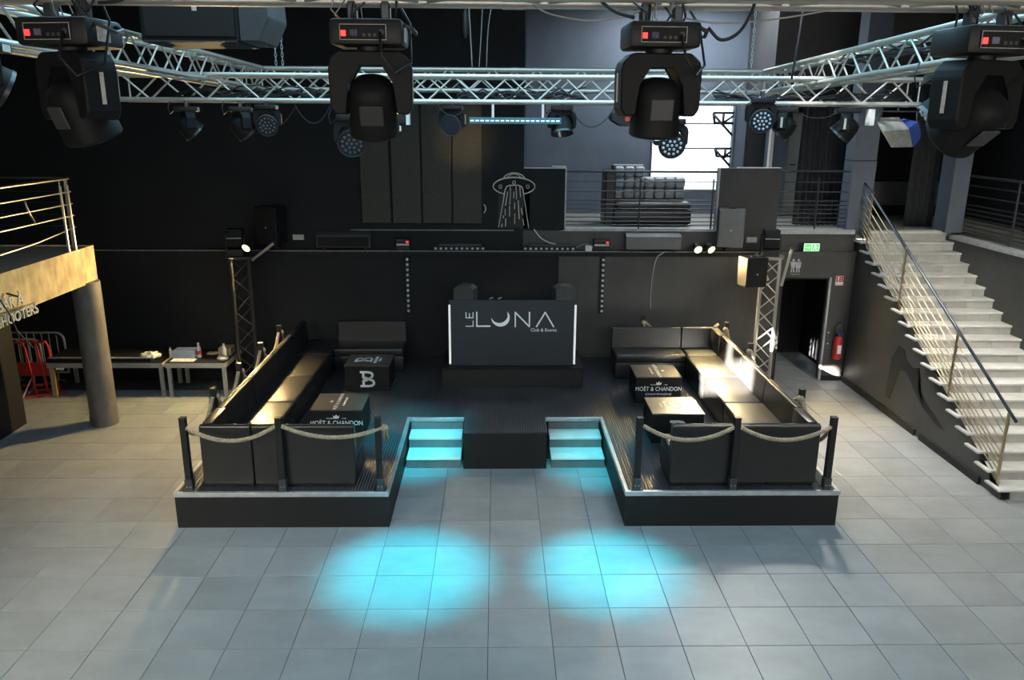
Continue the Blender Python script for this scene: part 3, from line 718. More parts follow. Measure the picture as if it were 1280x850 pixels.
# -- big moving head hanging under a tube, local origin at the tube underside
def moving_head(loc, base_rz, pan, tilt, label, s=1.0, face_label=True, group='big moving head lights on the nearest truss'):
    mw = T(Vector(loc)) @ R(base_rz, 'Z') @ Matrix.Scale(s, 4)
    t = thing('stage_spotlight', label, 'stage light', mw=mw, group=group); pm = mw
    for x in (-.07, .07):
        box('clamp', x - .02, x + .02, -.025, .025, -.055, .05, railb_m, t, .006, pm=pm)
    b = box('base', -.150, .150, -.12, .12, -.155, -.05, blackm_m, t, .018, 2, pm=pm)
    dp = box('control_panel', -.105, .085, -.127, -.118, -.135, -.075, blackp_m, t, .003, pm=pm)
    box('power_indicator', -.099, -.080, -.131, -.126, -.121, -.099, redled_m, dp, pm=pm)
    box('display', -.062, -.032, -.129, -.126, -.120, -.096, display_m, dp, pm=pm)
    bm = bmesh.new()
    for x0, x1, z0, z1 in ((-.105, .085, -.0765, -.0745), (-.105, .085, -.1355, -.1335), (-.105, -.103, -.1355, -.0745), (.083, .085, -.1355, -.0745)):
        r_ = bmesh.ops.create_cube(bm, size=1)
        for v in r_['verts']: v.co = Vector(((x0 + x1) / 2 + v.co.x * (x1 - x0), -.1275 + v.co.y * .002, (z0 + z1) / 2 + v.co.z * (z1 - z0)))
    meshobj('panel_frame', bm_mesh(bm, 'panel_frame', label_m), pm, None, dp)
    rq = random.Random(int(loc[0] * 100)); runs = []
    for q in range(6):
        xa = rq.uniform(-.12, .12); xb = xa + rq.uniform(-.07, .07)
        runs.append([pm @ Vector((xa, rq.uniform(-.08, .05), -.06)), pm @ Vector(((xa + xb) / 2 + rq.uniform(-.03, .03), rq.uniform(-.1, .0), rq.uniform(-.03, .0))), pm @ Vector((xb, rq.uniform(-.06, .0), .03))])
    for q, run in enumerate(runs): tube('lead_loop', run, .005 if q < 4 else .003, cable_m if q < 4 else whitecable_m, t, 5)
    for k in range(3): box('button', -.012 + .022 * k, .0 + .022 * k, -.129, -.126, -.122, -.110, greyp_m, dp, pm=pm)
    rod('socket', (.065, -.126, -.105), (.065, -.131, -.105), .012, greyp_m, dp, 10, pm)
    box('side_label', .148, .153, -.06, .02, -.135, -.07, label_m, t, pm=pm)
    tube('carry_handle', [(.15, -.07, -.07), (.185, -.06, -.085), (.195, 0, -.10), (.185, .06, -.085), (.15, .07, -.07)], .009, greyp_m, t, 6, pm=pm)
    ym = pm @ R(pan, 'Z')
    rod('pan_bearing', (0, 0, -.155), (0, 0, -.175), .06, blackm_m, t, 16, ym)
    o = [(-.172, -.40), (-.175, -.24), (-.165, -.205), (-.125, -.172), (.125, -.172), (.165, -.205), (.175, -.24), (.172, -.40), (.15, -.43), (.105, -.425), (.10, -.30), (.05, -.222), (-.05, -.222), (-.10, -.30), (-.105, -.425), (-.15, -.43)]
    y = prism('yoke', o, -.07, .07, blackp_m, ym, t, .006)
    for sx in (-1, 1): box('arm_mark', .173 * sx - .004, .173 * sx + .004, -.008, .008, -.37, -.25, label_m, y, pm=ym)
    hm = ym @ T((0, 0, -.385)) @ R(tilt, 'X')
    prof = [(.03, .118), (.066, .108), (.088, .086), (.099, .05), (.102, .0), (.102, -.05), (.108, -.065), (.110, -.118), (.102, -.128), (.09, -.128)]
    h = lathe('head', prof, blackp_m, hm, t, 24, squash=.22)
    lathe('lens', [(.088, -.124), (.08, -.134), (.05, -.140)], lens_m, hm, h, 20)
    box('rear_plate', -.05, .05, -.106, -.096, -.05, .04, greyp_m, h, .004, pm=hm)
    rod('pivot', (-.11, 0, 0), (.11, 0, 0), .03, blackm_m, h, 12, hm)
    tube('power_lead', [(.06, -.13, -.105), (.07, -.19, -.20), (.12, -.17, -.27), (.18, -.08, -.22), (.17, .0, -.06), (.1, .05, .06)], .006, cable_m, t, 6, pm=pm)
    tube('safety_wire', [(-.03, .02, -.06), (-.035, .0, .02), (-.01, -.02, .07)], .003, whitecable_m, t, 4, pm=pm)
    return t
PZ = BZ0 + .033 - .027
moving_head((-1.90, 3.80, PZ), D(-8), D(-26), D(20), 'big black moving head at the far left of the nearest truss, turned aside', 1.13)
moving_head((-.57, 3.80, PZ), 0, D(4), D(28), 'big black moving head above the left end of the acoustic panels', 1.06)
moving_head((.735, 3.80, PZ), D(2), D(2), D(8), 'big black moving head silhouetted before the bright window', 1.06)
moving_head((2.22, 3.80, PZ), D(6), D(16), D(50), 'big black moving head at the far right of the nearest truss', 1.17)

# -- small wash heads
def wash_head(loc, base_rz, pan, tilt, label, s=1.0, lit=False, dots=True, dot_m=None, group='small lamp heads under the free truss'):
    mw = T(Vector(loc)) @ R(base_rz, 'Z') @ Matrix.Scale(s, 4)
    t = thing('wash_light', label, 'stage light', mw=mw, group=group); pm = mw
    box('clamp', -.02, .02, -.025, .025, -.06, .03, railb_m, t, .005, pm=pm)
    bs = box('base', -.12, .12, -.09, .09, -.095, -.04, blackm_m, t, .012, 2, pm=pm)
    box('side_label', .118, .123, -.06, .05, -.09, -.05, label_m, bs, pm=pm)
    ym = pm @ T((0, 0, .062)) @ R(pan, 'Z')
    o = [(-.155, -.33), (-.158, -.22), (-.145, -.18), (-.11, -.155), (.11, -.155), (.145, -.18), (.158, -.22), (.155, -.33), (.13, -.35), (.118, -.33), (.118, -.26), (.085, -.20), (-.085, -.20), (-.118, -.26), (-.118, -.33), (-.13, -.35)]
    y = prism('yoke', o, -.05, .05, blackp_m, ym, t, .004)
    box('arm_mark', .156, .161, -.012, .012, -.32, -.21, label_m, y, pm=ym)
    hm = ym @ T((0, 0, -.32)) @ R(tilt, 'X')
    h = lathe('head', [(.05, .12), (.085, .105), (.105, .06), (.118, 0), (.124, -.06), (.124, -.085), (.112, -.09)], blackp_m, hm, t, 24)
    lathe('bezel', [(.126, -.07), (.128, -.092), (.118, -.094), (.114, -.088)], railb_m, hm, h, 24)
    lathe('lens_face', [(.110, -.086), (.108, -.091)], lens_m, hm, h, 20)
    if dots:
        bm = bmesh.new()
        spots = [(0, 0)] + [(.042 * math.cos(a * PI / 3), .042 * math.sin(a * PI / 3)) for a in range(6)] + [(.083 * math.cos(a * PI / 6 + .26), .083 * math.sin(a * PI / 6 + .26)) for a in range(12)]
        for x, y2 in spots: lathe_bm(bm, [(.014, -.090), (.013, -.096), (.006, -.100)], 8, T((x, y2, 0)))
        ld = meshobj('led_lenses', bm_mesh(bm, 'led_lenses', dot_m or led_dot_m, smooth=True), hm, None, h)
    tube('power_lead', [(-.11, -.05, -.07), (-.18, -.02, -.12), (-.2, 0, -.05), (-.17, .02, .03)], .006, cable_m, t, 5, pm=pm)
    return t
AT = AZ - .12 - .028; AY = 8.25
LF = 'small '
wash_head((-3.08, AY, AT), D(10), D(112), D(-44), 'small black lamp head at the left end of the free truss, seen side on', .9)
wash_head((-2.55, AY, AT), D(10), D(118), D(-44), 'small black lamp head second from the left end of the free truss, seen side on', .9)
wash_head((-2.29, AY, AT + .02), 0, D(8), D(-78), 'small round lamp with a dark honeycomb face near the left of the free truss', .85, dot_m=dim_dot_m)
t = thing('beam_light', 'lamp base with red badge and white tag on the free truss', 'stage light', (-1.07, AY, AT)); pm = W[t.name]
box('housing', -.17, .17, -.1, .1, -.2, -.05, blackm_m, t, .02, 2, pm=pm)
box('clamp', -.02, .02, -.025, .025, -.06, .03, railb_m, t, .005, pm=pm)
rod('red_badge', (-.01, -.10, -.13), (-.01, -.108, -.13), .028, red_m, t, 14, pm)
rod('amber_indicator', (.08, -.1, -.09), (.08, -.107, -.09), .012, warm_m, t, 10, pm)
box('white_tag', .17, .20, -.105, .02, -.20, -.06, paper_m, t, pm=pm)
box('white_tag', .09, .12, -.11, -.10, -.26, -.21, paper_m, t, pm=pm)
wash_head((-1.46, AY, AT - .06), 0, D(6), D(-68), 'round lamp with honeycomb face hanging low below the second big moving head', 1.12, dot_m=dim_dot_m)
wash_head((-.45, AY + .08, AT + .03), 0, D(-15), D(-80), 'black lamp head at the left end of the cyan strip', .85, dots=False)
wash_head((.66, AY + .08, AT + .03), 0, D(12), D(-20), 'black lamp head at the right end of the cyan strip', .9, dots=False)
wash_head((1.76, AY, AT - .08), 0, D(0), D(-75), 'round lamp with bright lens dots hanging before the window', 1.08)
t = thing('beam_light', 'lamp base with red badge beside the round lamp before the window', 'stage light', (1.30, AY + .02, AT)); pm = W[t.name]
prism('housing', [(-.16, -.08), (-.10, -.05), (.18, -.05), (.2, -.12), (.12, -.2), (-.06, -.2), (-.16, -.14)], -.1, .1, blackm_m, pm, t, .008)
rod('red_badge', (-.0, -.10, -.13), (-.0, -.108, -.13), .024, red_m, t, 14, pm)
box('clamp', -.02, .02, -.025, .025, -.06, .03, railb_m, t, .005, pm=pm)
wash_head((2.66, AY, AT + .12), 0, D(-5), D(-78), 'round lamp with white lens dots right of the window', .95)
wash_head((2.93, AY + .05, AT + .03), D(-10), D(-112), D(-44), 'small black lamp head just right of the lens dot lamp, seen side on', .9)
wash_head((3.55, AY + .02, AT + .03), D(-10), D(-108), D(-40), 'small black lamp head near the curtain and the right end of the free truss', .95)
wash_head((3.15, 5.75, BZ0 - .095), D(-10), D(-100), D(-46), 'black lamp head half hidden by the rightmost big moving head', 1.15)
wash_head((-2.93, 4.85, BZ0 - .02), D(10), D(120), D(-60), 'grey lit lamp head cut by the left edge of the picture', 1.0, dots=False)
# cyan LED bar
t = thing('light_bar', 'cyan glowing strip light hanging under the free truss', 'stage light', (.19, AY, 4.66))
box('housing', -.28, .65, AY - .03, AY + .03, 4.635, 4.70, cyanbar_m, t, .006)
for k in range(18): box('led', -.265 + .0505 * k, -.232 + .0505 * k, AY - .036, AY - .029, 4.662, 4.674, cyanled_m, t)
for x in (-.04, .46): box('bracket', x - .012, x + .012, AY - .012, AY + .012, 4.70, 4.86, galv_m, t)
# silver flood
t = thing('floodlight', 'boxy floodlight with silver reflector and blue housing at the right end of the free truss', 'stage light', (4.08, AY, AT)); pm = W[t.name] @ T((-.03, 0, -.02))
rod('bracket', (-.17, 0, -.02), (.20, 0, -.02), .008, railb_m, t, 6, pm); rod('bracket', (-.17, 0, -.02), (-.19, 0, -.12), .008, railb_m, t, 6, pm); rod('bracket', (.20, 0, -.02), (.21, 0, -.16), .008, railb_m, t, 6, pm)
rod('hook', (0, 0, -.02), (0, 0, .06), .012, railb_m, t, 6, pm)
hm = pm @ T((-.01, 0, -.19)) @ R(D(12), 'Z') @ R(D(8), 'X')
bm = bmesh.new()
qa = [(-.22, -.16, -.10), (.10, -.16, -.16), (.10, -.16, -.08), (-.22, -.16, .0)]
v = [bm.verts.new(p) for p in [(-.24, -.14, .0), (.06, -.14, .02), (.17, -.12, -.165), (-.10, -.14, -.165), (-.16, .14, .09), (.13, .14, .10), (.22, .14, -.02), (.0, .14, -.06)]]
for q in ((0, 1, 2, 3), (4, 5, 6, 7), (0, 1, 5, 4), (1, 2, 6, 5), (2, 3, 7, 6), (3, 0, 4, 7)): bm.faces.new([v[i] for i in q])
bmesh.ops.bevel(bm, geom=list(bm.edges), offset=.006, segments=1, affect='EDGES')
sh = meshobj('reflector', bm_mesh(bm, 'reflector', silver_m), hm, None, t)
prism('side_cap', [(.05, .02), (.18, -.17), (.24, -.06), (.16, .09)], -.10, .13, bluep_m, hm @ T((.02, 0, 0)), t, .006)
rod('knob', (.19, -.02, -.06), (.26, -.02, -.06), .03, bluep_m, t, 12, hm)
box('white_tag', -.30, -.25, -.05, .05, -.16, .0, paper_m, t, pm=pm)

# loudspeaker hanging at the top left
t = thing('hanging_loudspeaker', 'large black loudspeaker hanging at the top left in front of the trusses', 'speaker', (-2.28, 6.5, 5.23))
box('cabinet', -2.72, -1.98, 6.5, 7.1, 5.235, 5.85, blackp_m, t, .012)
prism('side_cheek', [(-1.98, 5.245), (-1.83, 5.245), (-1.74, 5.42), (-1.76, 5.85), (-1.98, 5.85)], 6.52, 7.05, greyp_m, Matrix.Identity(4), t, .01)
box('grille', -2.68, -2.0, 6.485, 6.499, 5.28, 5.84, blackm_m, t)
box('badge', -2.31, -2.275, 6.478, 6.486, 5.46, 5.53, label_m, t)
box('lower_edge', -2.70, -1.99, 6.482, 6.5, 5.238, 5.25, railb_m, t)
rod('hanging_wire', (-2.5, 6.8, 5.85), (-2.5, 6.8, 6.99), .006, railb_m, t, 6); rod('hanging_wire', (-2.1, 6.8, 5.85), (-2.1, 6.8, 6.99), .006, railb_m, t, 6)

# chain hoists and cables hanging from the ceiling
def chain(x, y, z0, z1, label):
    bm = bmesh.new(); n = int((z1 - z0) / .045)
    for k in range(n):
        z = z0 + .045 * k; ax = k % 2; pts = []
        for a in range(8):
            c, s2 = .013 * math.cos(a * PI / 4), .03 * math.sin(a * PI / 4)
            pts.append(Vector((c if ax else 0, 0 if ax else c, z - z0 + s2)))
        sweep(bm, pts, .0045, 4, closed=True)
    return tag(meshobj('hoist_chain', bm_mesh(bm, 'hoist_chain', galv_m), T((x, y, z0))), label, 'chain', 'hoist chains')
chain(-2.68, BYF, BZ1 - .1, 6.99, 'hoist chain at the left of the far truss, left strand of the pair')
chain(-2.60, BYF, BZ1 - .1, 6.99, 'hoist chain at the left of the far truss, right strand of the pair')
chain(3.12, BYF, BZ1 - .05, 6.99, 'hoist chain near the right end of the far truss')
def cable(pts, label, r=.007, mat=cable_m, name='cable'):
    P = [Vector(p) for p in pts]; Q = [P[0] * 2 - P[1]] + P + [P[-1] * 2 - P[-2]]; out = []
    for i in range(1, len(Q) - 2):
        for k in range(5):
            t = k / 5; a, b, c, d = Q[i - 1:i + 3]
            out.append(.5 * (2 * b + (c - a) * t + (2 * a - 5 * b + 4 * c - d) * t * t + (3 * b - a - 3 * c + d) * t ** 3))
    out.append(P[-1])
    return tag(tube(name, out, r, mat, None, 5), label, 'cable')
cable([(-.37, BYF - .1, 6.99), (-.36, BYF - .1, 6.4), (-.33, BYF - .12, 5.9), (-.30, BYF - .1, BZ1 - .1)], 'thin drop cable above the acoustic panels, nearest the middle of the truss', .008, whitecable_m)
cable([(-.10, BYF, 6.99), (-.16, BYF, 6.2), (-.19, BYF, 5.7), (-.22, BYF, BZ1 - .1)], 'thin drop cable beside the saucer sign, left one of a crossing pair', .006, whitecable_m)
cable([(.06, BYF, 6.99), (.0, BYF, 6.3), (-.10, BYF, 5.8), (-.13, BYF, BZ1 - .1)], 'thin drop cable beside the saucer sign, right one of a crossing pair', .006, whitecable_m)
t = tag(lathe('hanging_plug', [(.012, 0), (.035, .05), (.035, .25), (.015, .32)], cable_m, T((-.37, 9.9, 5.60)), None, 10), 'black cable connector hanging above the middle of the far truss', 'plug')
rod('lead', (-.37, 9.9, 5.9), (-.37, 9.9, 6.99), .008, cable_m, t, 6)
cable([(2.93, 8.0, 6.99), (2.92, 8.0, 6.2), (2.90, 8.05, 5.5), (2.90, 8.14, 5.08)], 'black drop cable with plug left of the curtain', .012)
cable([(.16, 3.78, 5.17), (.24, 3.76, 5.13), (.40, 3.76, 5.105), (.55, 3.77, 5.12), (.64, 3.78, 5.15)], 'pale wire sagging under the nearest truss from middle to the third big moving head', .004, whitecable_m)
cable([(.84, 3.78, 5.12), (1.0, 3.77, 5.10), (1.25, 3.77, 5.12), (1.55, 3.78, 5.17)], 'pale wire under the nearest truss right of the third big moving head', .004, whitecable_m)
cable([(.37, 3.7, 5.34), (.41, 3.68, 5.22), (.50, 3.68, 5.14), (.60, 3.69, 5.11)], 'black lead curling to the third big moving head', .008)
cable([(1.16, 3.72, 5.34), (1.12, 3.68, 5.18), (1.06, 3.66, 5.06), (.98, 3.66, 5.02), (.92, 3.67, 5.07)], 'black lead looping beside the third big moving head', .008)
cable([(-1.52, 3.7, 5.34), (-1.54, 3.68, 5.22), (-1.60, 3.66, 5.16), (-1.70, 3.67, 5.15)], 'black lead beside the leftmost big moving head', .008)
for k, (xa, xb, sg) in enumerate(((-2.5, -2.0, .22), (-2.02, -1.66, .18), (.72, 1.18, .2), (2.95, 3.5, .1), (-.6, -.3, .1))):
    cable(catenary((xa, AY, AT), (xb, AY, AT - .02), sg, 12), 'thin black cable loop under the free truss ' + ('left of the honeycomb lamp', 'next to the second big moving head', 'between cyan strip and window', 'between two side-on lamps at right', 'at the left end of cyan strip')[k], .006)
# cable bundles lying in the trusses
rr = random.Random(11)
for nm, xa, xb, y, z, lab in (('a', 2.2, 4.2, 8.37, 4.88, 'tangle of cables lying in the right end of the free truss'), ('b', -3.2, -1.6, 8.37, 4.88, 'tangle of cables lying in the left end of the free truss'), ('c', -.4, .9, 8.37, 4.88, 'tangle of cables lying in the middle of the free truss')):
    runs = []
    for q in range(7):
        n = 10; runs.append([(xa + (xb - xa) * i / n, y + rr.uniform(-.08, .08), z + abs(rr.gauss(0, .05))) for i in range(n + 1)])
    tag(tubes('cable_bundle', runs, .008, cable_m, None, 5), lab, 'cables')
runs = []
for q in range(6):
    runs.append([(BXR + rr.uniform(-.08, .08), 4.6 + 3.6 * i / 10, BZ0 + .04 + abs(rr.gauss(0, .05))) for i in range(11)])
tag(tubes('cable_bundle', runs, .009, cable_m, None, 5), 'tangle of cables lying in the right truss of the rectangle', 'cables')

# ================================================================ TOWERS
def tower(x, y, h, label, sgn, mat):
    t = thing('truss_tower', label, 'truss', (x, y, 0), D(22) * sgn, group='upright truss towers'); pm = W[t.name]
    hs = .145; cs = [(-hs, -hs), (hs, -hs), (hs, hs), (-hs, hs)]
    box('base_plate', -.19, .19, -.19, .19, 0, .012, mat, t, pm=pm)
    for a, b in cs: rod('chord', (a, b, .012), (a, b, h), .025, mat, t, 10, pm)
    n = int(h / .27); st = (h - .1) / n
    for f in range(4):
        a, b = cs[f], cs[(f + 1) % 4]
        for k in range(n):
            p, q = (a, b) if k % 2 else (b, a)
            rod('brace', (*p, .05 + k * st), (*q, .05 + (k + 1) * st), .011, mat, t, 6, pm)
        rod('top_bar', (*a, h - .02), (*b, h - .02), .02, mat, t, 8, pm)
    box('top_plate', -.2, .2, -.2, .2, h, h + .015, mat, t, pm=pm)
    return t
towm = M('black_tower_tube', (.05, .05, .052), .4, .7, noise=.15)
tower(-4.36, 13.35, 2.42, 'black upright truss tower on the left carrying the warm flood', 1, towm)
tower(4.76, 13.5, 2.42, 'upright truss tower on the right with sunlit lower part', -1, alu_m)
# outrigger arms on the towers
def arm(p, q, label):
    t = thing('clamp_arm', label, 'bracket', p); rod('tube', p, q, .026, alu_m, t, 10); rod('end_ring', Vector(q), Vector(q) + (Vector(q) - Vector(p)).normalized() * .02, .032, railb_m, t, 10)
arm((-4.15, 13.38, 2.36), (-3.74, 13.3, 2.66), 'bare tube arm sticking up from the left tower')
arm((4.66, 13.3, 2.05), (4.40, 13.2, 2.50), 'bare tube arm leaning left from the right tower')
arm((4.90, 13.3, 1.95), (4.98, 13.2, 2.60), 'bare tube arm leaning right from the right tower')
def tower_lamp(x, y, z, label, rz):
    t = thing('tower_lamp', label, 'stage light', (x, y, z), rz, 'lamp heads on the towers'); pm = W[t.name]
    box('housing', -.13, .13, -.12, .12, .16, .46, blackp_m, t, .02, 2, pm=pm)
    box('trim_line', -.12, .12, -.126, -.119, .30, .315, trimw_m, t, pm=pm)
    box('base', -.14, .14, -.12, .12, 0, .12, blackm_m, t, .01, pm=pm)
    box('yoke_arm', -.165, -.135, -.05, .05, .05, .36, blackm_m, t, .005, pm=pm); box('yoke_arm', .135, .165, -.05, .05, .05, .36, blackm_m, t, .005, pm=pm)
tower_lamp(-4.40, 13.38, 2.436, 'black lamp head on top of the left tower', D(5))
tower_lamp(4.72, 13.5, 2.436, 'black lamp head on top of the right tower', D(-8))
# warm floods
def flood(x, y, z, label, tgt, e, spot=104):
    t = thing('warm_flood', label, 'lamp', (x, y, z), group='small warm flood lamps'); pm = W[t.name]
    d = (Vector(tgt) - Vector((x, y, z))).normalized(); q = d.to_track_quat('-Z', 'Y').to_matrix().to_4x4(); hm = pm @ q
    lathe('lamp_body', [(.04, .12), (.065, .10), (.08, .0), (.08, -.03), (.07, -.03)], blackm_m, hm, t, 14)
    lathe('lit_lens', [(.07, -.022), (.066, -.036), (.03, -.042)], warm_m, hm, t, 14)
    rod('bracket', (0, 0, 0), (0, .06, -.07), .012, blackm_m, t, 6, pm)
    light('warm_flood_beam', 'SPOT', Vector((x, y, z)) + d * .06, e, WARM, tgt, spot=spot, blend=.5, radius=.05)
flood(-4.14, 13.12, 2.62, 'warm lit flood lamp on the left tower', (-5.5, 9.8, .6), 760, 150)
flood(3.55, 13.85, 2.50, 'warm lit flood lamp on the ledge, left one of the pair', (4.6, 9.0, 0), 420)
flood(3.78, 13.85, 2.50, 'warm lit flood lamp on the ledge, right one of the pair', (5.8, 10.0, 0), 520)

# ================================================================ BACK WALL EQUIPMENT
def speaker_box(x, y, z, wd, dp, h, rz, label, mat=greyp_m, tilt=0):
    t = thing('loudspeaker', label, 'speaker', (x, y, z), rz); pm = W[t.name] @ R(tilt, 'X')
    prism('cabinet', [(-wd / 2, 0), (wd / 2, 0), (wd / 2, h), (-wd / 2, h)], -dp / 2, dp / 2, mat, pm, t, .012)
    box('grille', -wd / 2 + .02, wd / 2 - .02, -dp / 2 - .01, -dp / 2 + .002, .03, h - .03, mat, t, .004, pm=pm)
    box('top_handle', -.05, .05, -.03, .03, h, h + .012, blackm_m, t, pm=pm)
    rod('badge', (0, -dp / 2 - .01, h * .45), (0, -dp / 2 - .013, h * .45), .014, label_m, t, 8, pm)
    return t
speaker_box(-3.90, 14.0 - .22, LEDZ + .16, .40, .36, .64, D(-14), 'black loudspeaker above the ledge beside the left tower', blackp_m)
speaker_box(4.12, 13.86, LEDZ + .12, .44, .40, .66, D(-16), 'tall dark grey loudspeaker above the ledge right of the balcony rail', midgrey_m)
speaker_box(4.33, 13.15, 1.98, .38, .34, .50, D(10), 'black loudspeaker clamped to the left of the right tower', blackp_m)
for x, lab in ((-3.9, 'left'), (4.12, 'right')):
    o = box('speaker_bracket', x - .05, x + .05, 13.93, 14.13, LEDZ + (.04 if x < 0 else .01), LEDZ + (.16 if x < 0 else .12), blackm_m)
    tag(o, 'small black wall bracket under the %s loudspeaker' % ('black' if x < 0 else 'tall dark grey'), 'bracket')
tag(box('junction_box', -3.62, -3.43, 14.08, 14.115, LEDZ + .17, LEDZ + .26, label_m), 'small pale plate on the wall beside the left loudspeaker', 'plate')
tag(box('junction_box', 4.48, 4.66, 14.06, 14.115, LEDZ + .15, LEDZ + .24, trimw_m), 'small pale box on the wall beside the tall loudspeaker', 'box')
def bar_speaker(x0, x1, z0, z1, label, gm=None):
    t = thing('bar_speaker', label, 'speaker', ((x0 + x1) / 2, 13.98, z0), group='long bar speakers on the ledge')
    prism('cabinet', [(13.86, z0), (14.1, z0), (14.1, z1), (13.96, z1), (13.86, z1 - .05)], x0, x1, gm or greyp_m, mside, t, .006)
    box('grille', x0 + .02, x1 - .02, 13.852, 13.862, z0 + .02, z1 - .07, gm or blackp_m, t)
    for x in (x0 + .1, x1 - .1): box('foot', x - .03, x + .03, 13.94, 14.08, LEDZ, z0, blackm_m, t)
bar_speaker(-3.16, -2.22, 2.50, 2.76, 'long black bar speaker on the ledge below the left of the acoustic panels')
bar_speaker(2.28, 3.26, 2.48, 2.75, 'long grey bar speaker on the ledge below the balcony rail', midgrey_m)
def strip(x0, x1, label):
    t = thing('led_batten', label, 'stage light', ((x0 + x1) / 2, 13.98, LEDZ), group='lamp battens on the ledge')
    box('housing', x0, x1, 13.955, 14.06, LEDZ + .012, LEDZ + .085, blackm_m, t, .006)
    box('cover', x0 + .1, x1 - .08, 13.97, 14.05, LEDZ + .085, LEDZ + .125, bluep_m if False else greyp_m, t, .004)
    for x in (x0 + .05, x1 - .05): box('foot', x - .02, x + .02, 13.97, 14.05, LEDZ, LEDZ + .02, blackm_m, t)
    for k in range(10):
        x = x0 + (x1 - x0) * (k + .5) / 10
        rod('lamp', (x, 13.956, LEDZ + .045), (x, 13.945, LEDZ + .045), .021, led_dot_m, t, 10)
strip(-1.13, -.20, 'black lamp batten on the ledge behind the left half of the booth')
strip(.46, 1.40, 'black lamp batten on the ledge under the saucer sign')
def vstrip(x, z0, z1, label):
    t = thing('led_batten_upright', label, 'stage light', (x, 13.97, z0), group='upright lamp battens on the wall')
    box('housing', x - .045, x + .03, 13.93, 13.995, z0, z1, blackm_m, t, .005)
    for k in range(11):
        z = z0 + (z1 - z0) * (k + .5) / 11
        rod('lamp', (x, 13.931, z), (x, 13.918, z), .024, led_dot_m, t, 10)
vstrip(-1.59, 1.30, 2.33, 'upright lamp batten on the wall left of the booth')
vstrip(1.90, 1.30, 2.33, 'upright lamp batten on the wall right of the booth')
def dimmer(x, z0, label, w2=.13, white=False):
    t = thing('dimmer_box', label, 'electrical box', (x, 14.0, LEDZ))
    box('housing', x - w2, x + w2, 13.93, 14.08, LEDZ + .02, LEDZ + .22, blackm_m, t, .008)
    for xx in (x - w2 + .03, x + w2 - .03): box('foot', xx - .02, xx + .02, 13.96, 14.05, LEDZ, LEDZ + .025, blackm_m, t)
    box('panel_line', x - w2 + .01, x + w2 - .01, 13.922, 13.931, LEDZ + .10, LEDZ + .13, label_m, t)
    box('panel_line', x - w2 + .01, x + w2 - .01, 13.922, 13.931, LEDZ + .18, LEDZ + .20, greyp_m, t)
    box('indicator', x + w2 - .06, x + w2 - .02, 13.92, 13.931, LEDZ + .15, LEDZ + .175, redled_m, t)
dimmer(-1.66, LEDZ, 'small box with red light on the ledge left of the booth', .12)
dimmer(1.86, LEDZ, 'small box with red light on the ledge right of the booth', .14)
tag(box('white_socket_box', 1.58, 1.69, 13.95, 14.05, LEDZ, LEDZ + .10, paper_m), 'small white box on the ledge beside the right lamp batten', 'box')
cable([(2.98, 13.93, LEDZ), (2.85, 13.95, 2.30), (2.80, 13.985, 1.95), (2.79, 13.985, 1.55), (2.80, 13.98, 1.38)], 'grey cable hanging down the wall under the long grey bar speaker', .012, whitecable_m)
cable([(.66, 14.07, 2.80), (.78, 14.02, 2.66), (.93, 13.99, 2.58), (1.05, 13.98, 2.555)], 'white lead running from the saucer sign to the lamp batten', .012, neon_m)
cable([(1.42, 13.97, 2.50), (1.55, 13.94, 2.56), (1.66, 13.94, 2.54), (1.74, 13.95, 2.48)], 'pale lead arching from the lamp batten to the small box', .006, whitecable_m)

# acoustic panels
px0 = [-2.37, -1.83, -1.30, -.77]
for i, (x, lab) in enumerate(zip(px0, ('leftmost of the four', 'second from the left', 'third from the left', 'rightmost of the four with warm glow'))):
    t = thing('acoustic_panel', 'tall dark acoustic panel on the upper wall, ' + lab, 'wall panel', (x + .25, 14.08, 2.91), group='acoustic panels')
    box('padding', x, x + .50, 14.03, 14.115, 2.91, 4.98, fabric_m, t, .008)
    box('frame', x - .006, x + .506, 14.08, 14.118, 2.90, 4.99, blackm_m, t)

# saucer sign (unlit neon tubes)
us = thing('saucer_sign', 'unlit neon sign of a flying saucer with a striped beam', 'neon sign', (.30, 14.07, 2.81)); yy = 14.065
def el(cx, cz, rx, rz, a0, a1, n=28): return [(cx + rx * math.cos(D(a0 + (a1 - a0) * i / n)), yy, cz + rz * math.sin(D(a0 + (a1 - a0) * i / n))) for i in range(n + 1)]
tube('saucer_rim', el(.30, 3.555, .365, .15, -62, 242, 40), .011, neon_m, us)
tube('saucer_rim', el(.30, 3.565, .35, .15, 30, 150, 16), .008, neon_m, us)
tube('dome', el(.30, 3.66, .19, .125, 15, 165, 16), .011, neon_m, us)
tube('dome', el(.30, 3.66, .13, .105, 20, 160, 12), .007, neon_m, us)
for cx, cz in ((.06, 3.55), (.30, 3.62), (.54, 3.55)): tube('porthole', el(cx, cz, .026, .028, 0, 342, 12), .007, neon_m, us, closed=True)
tube('beam_outline', [(.03, yy, 2.84), (.145, yy, 3.50), (.17, yy, 3.55), (.22, yy, 3.572), (.38, yy, 3.572), (.43, yy, 3.55), (.455, yy, 3.50), (.565, yy, 2.82)], .010, neon_m, us)
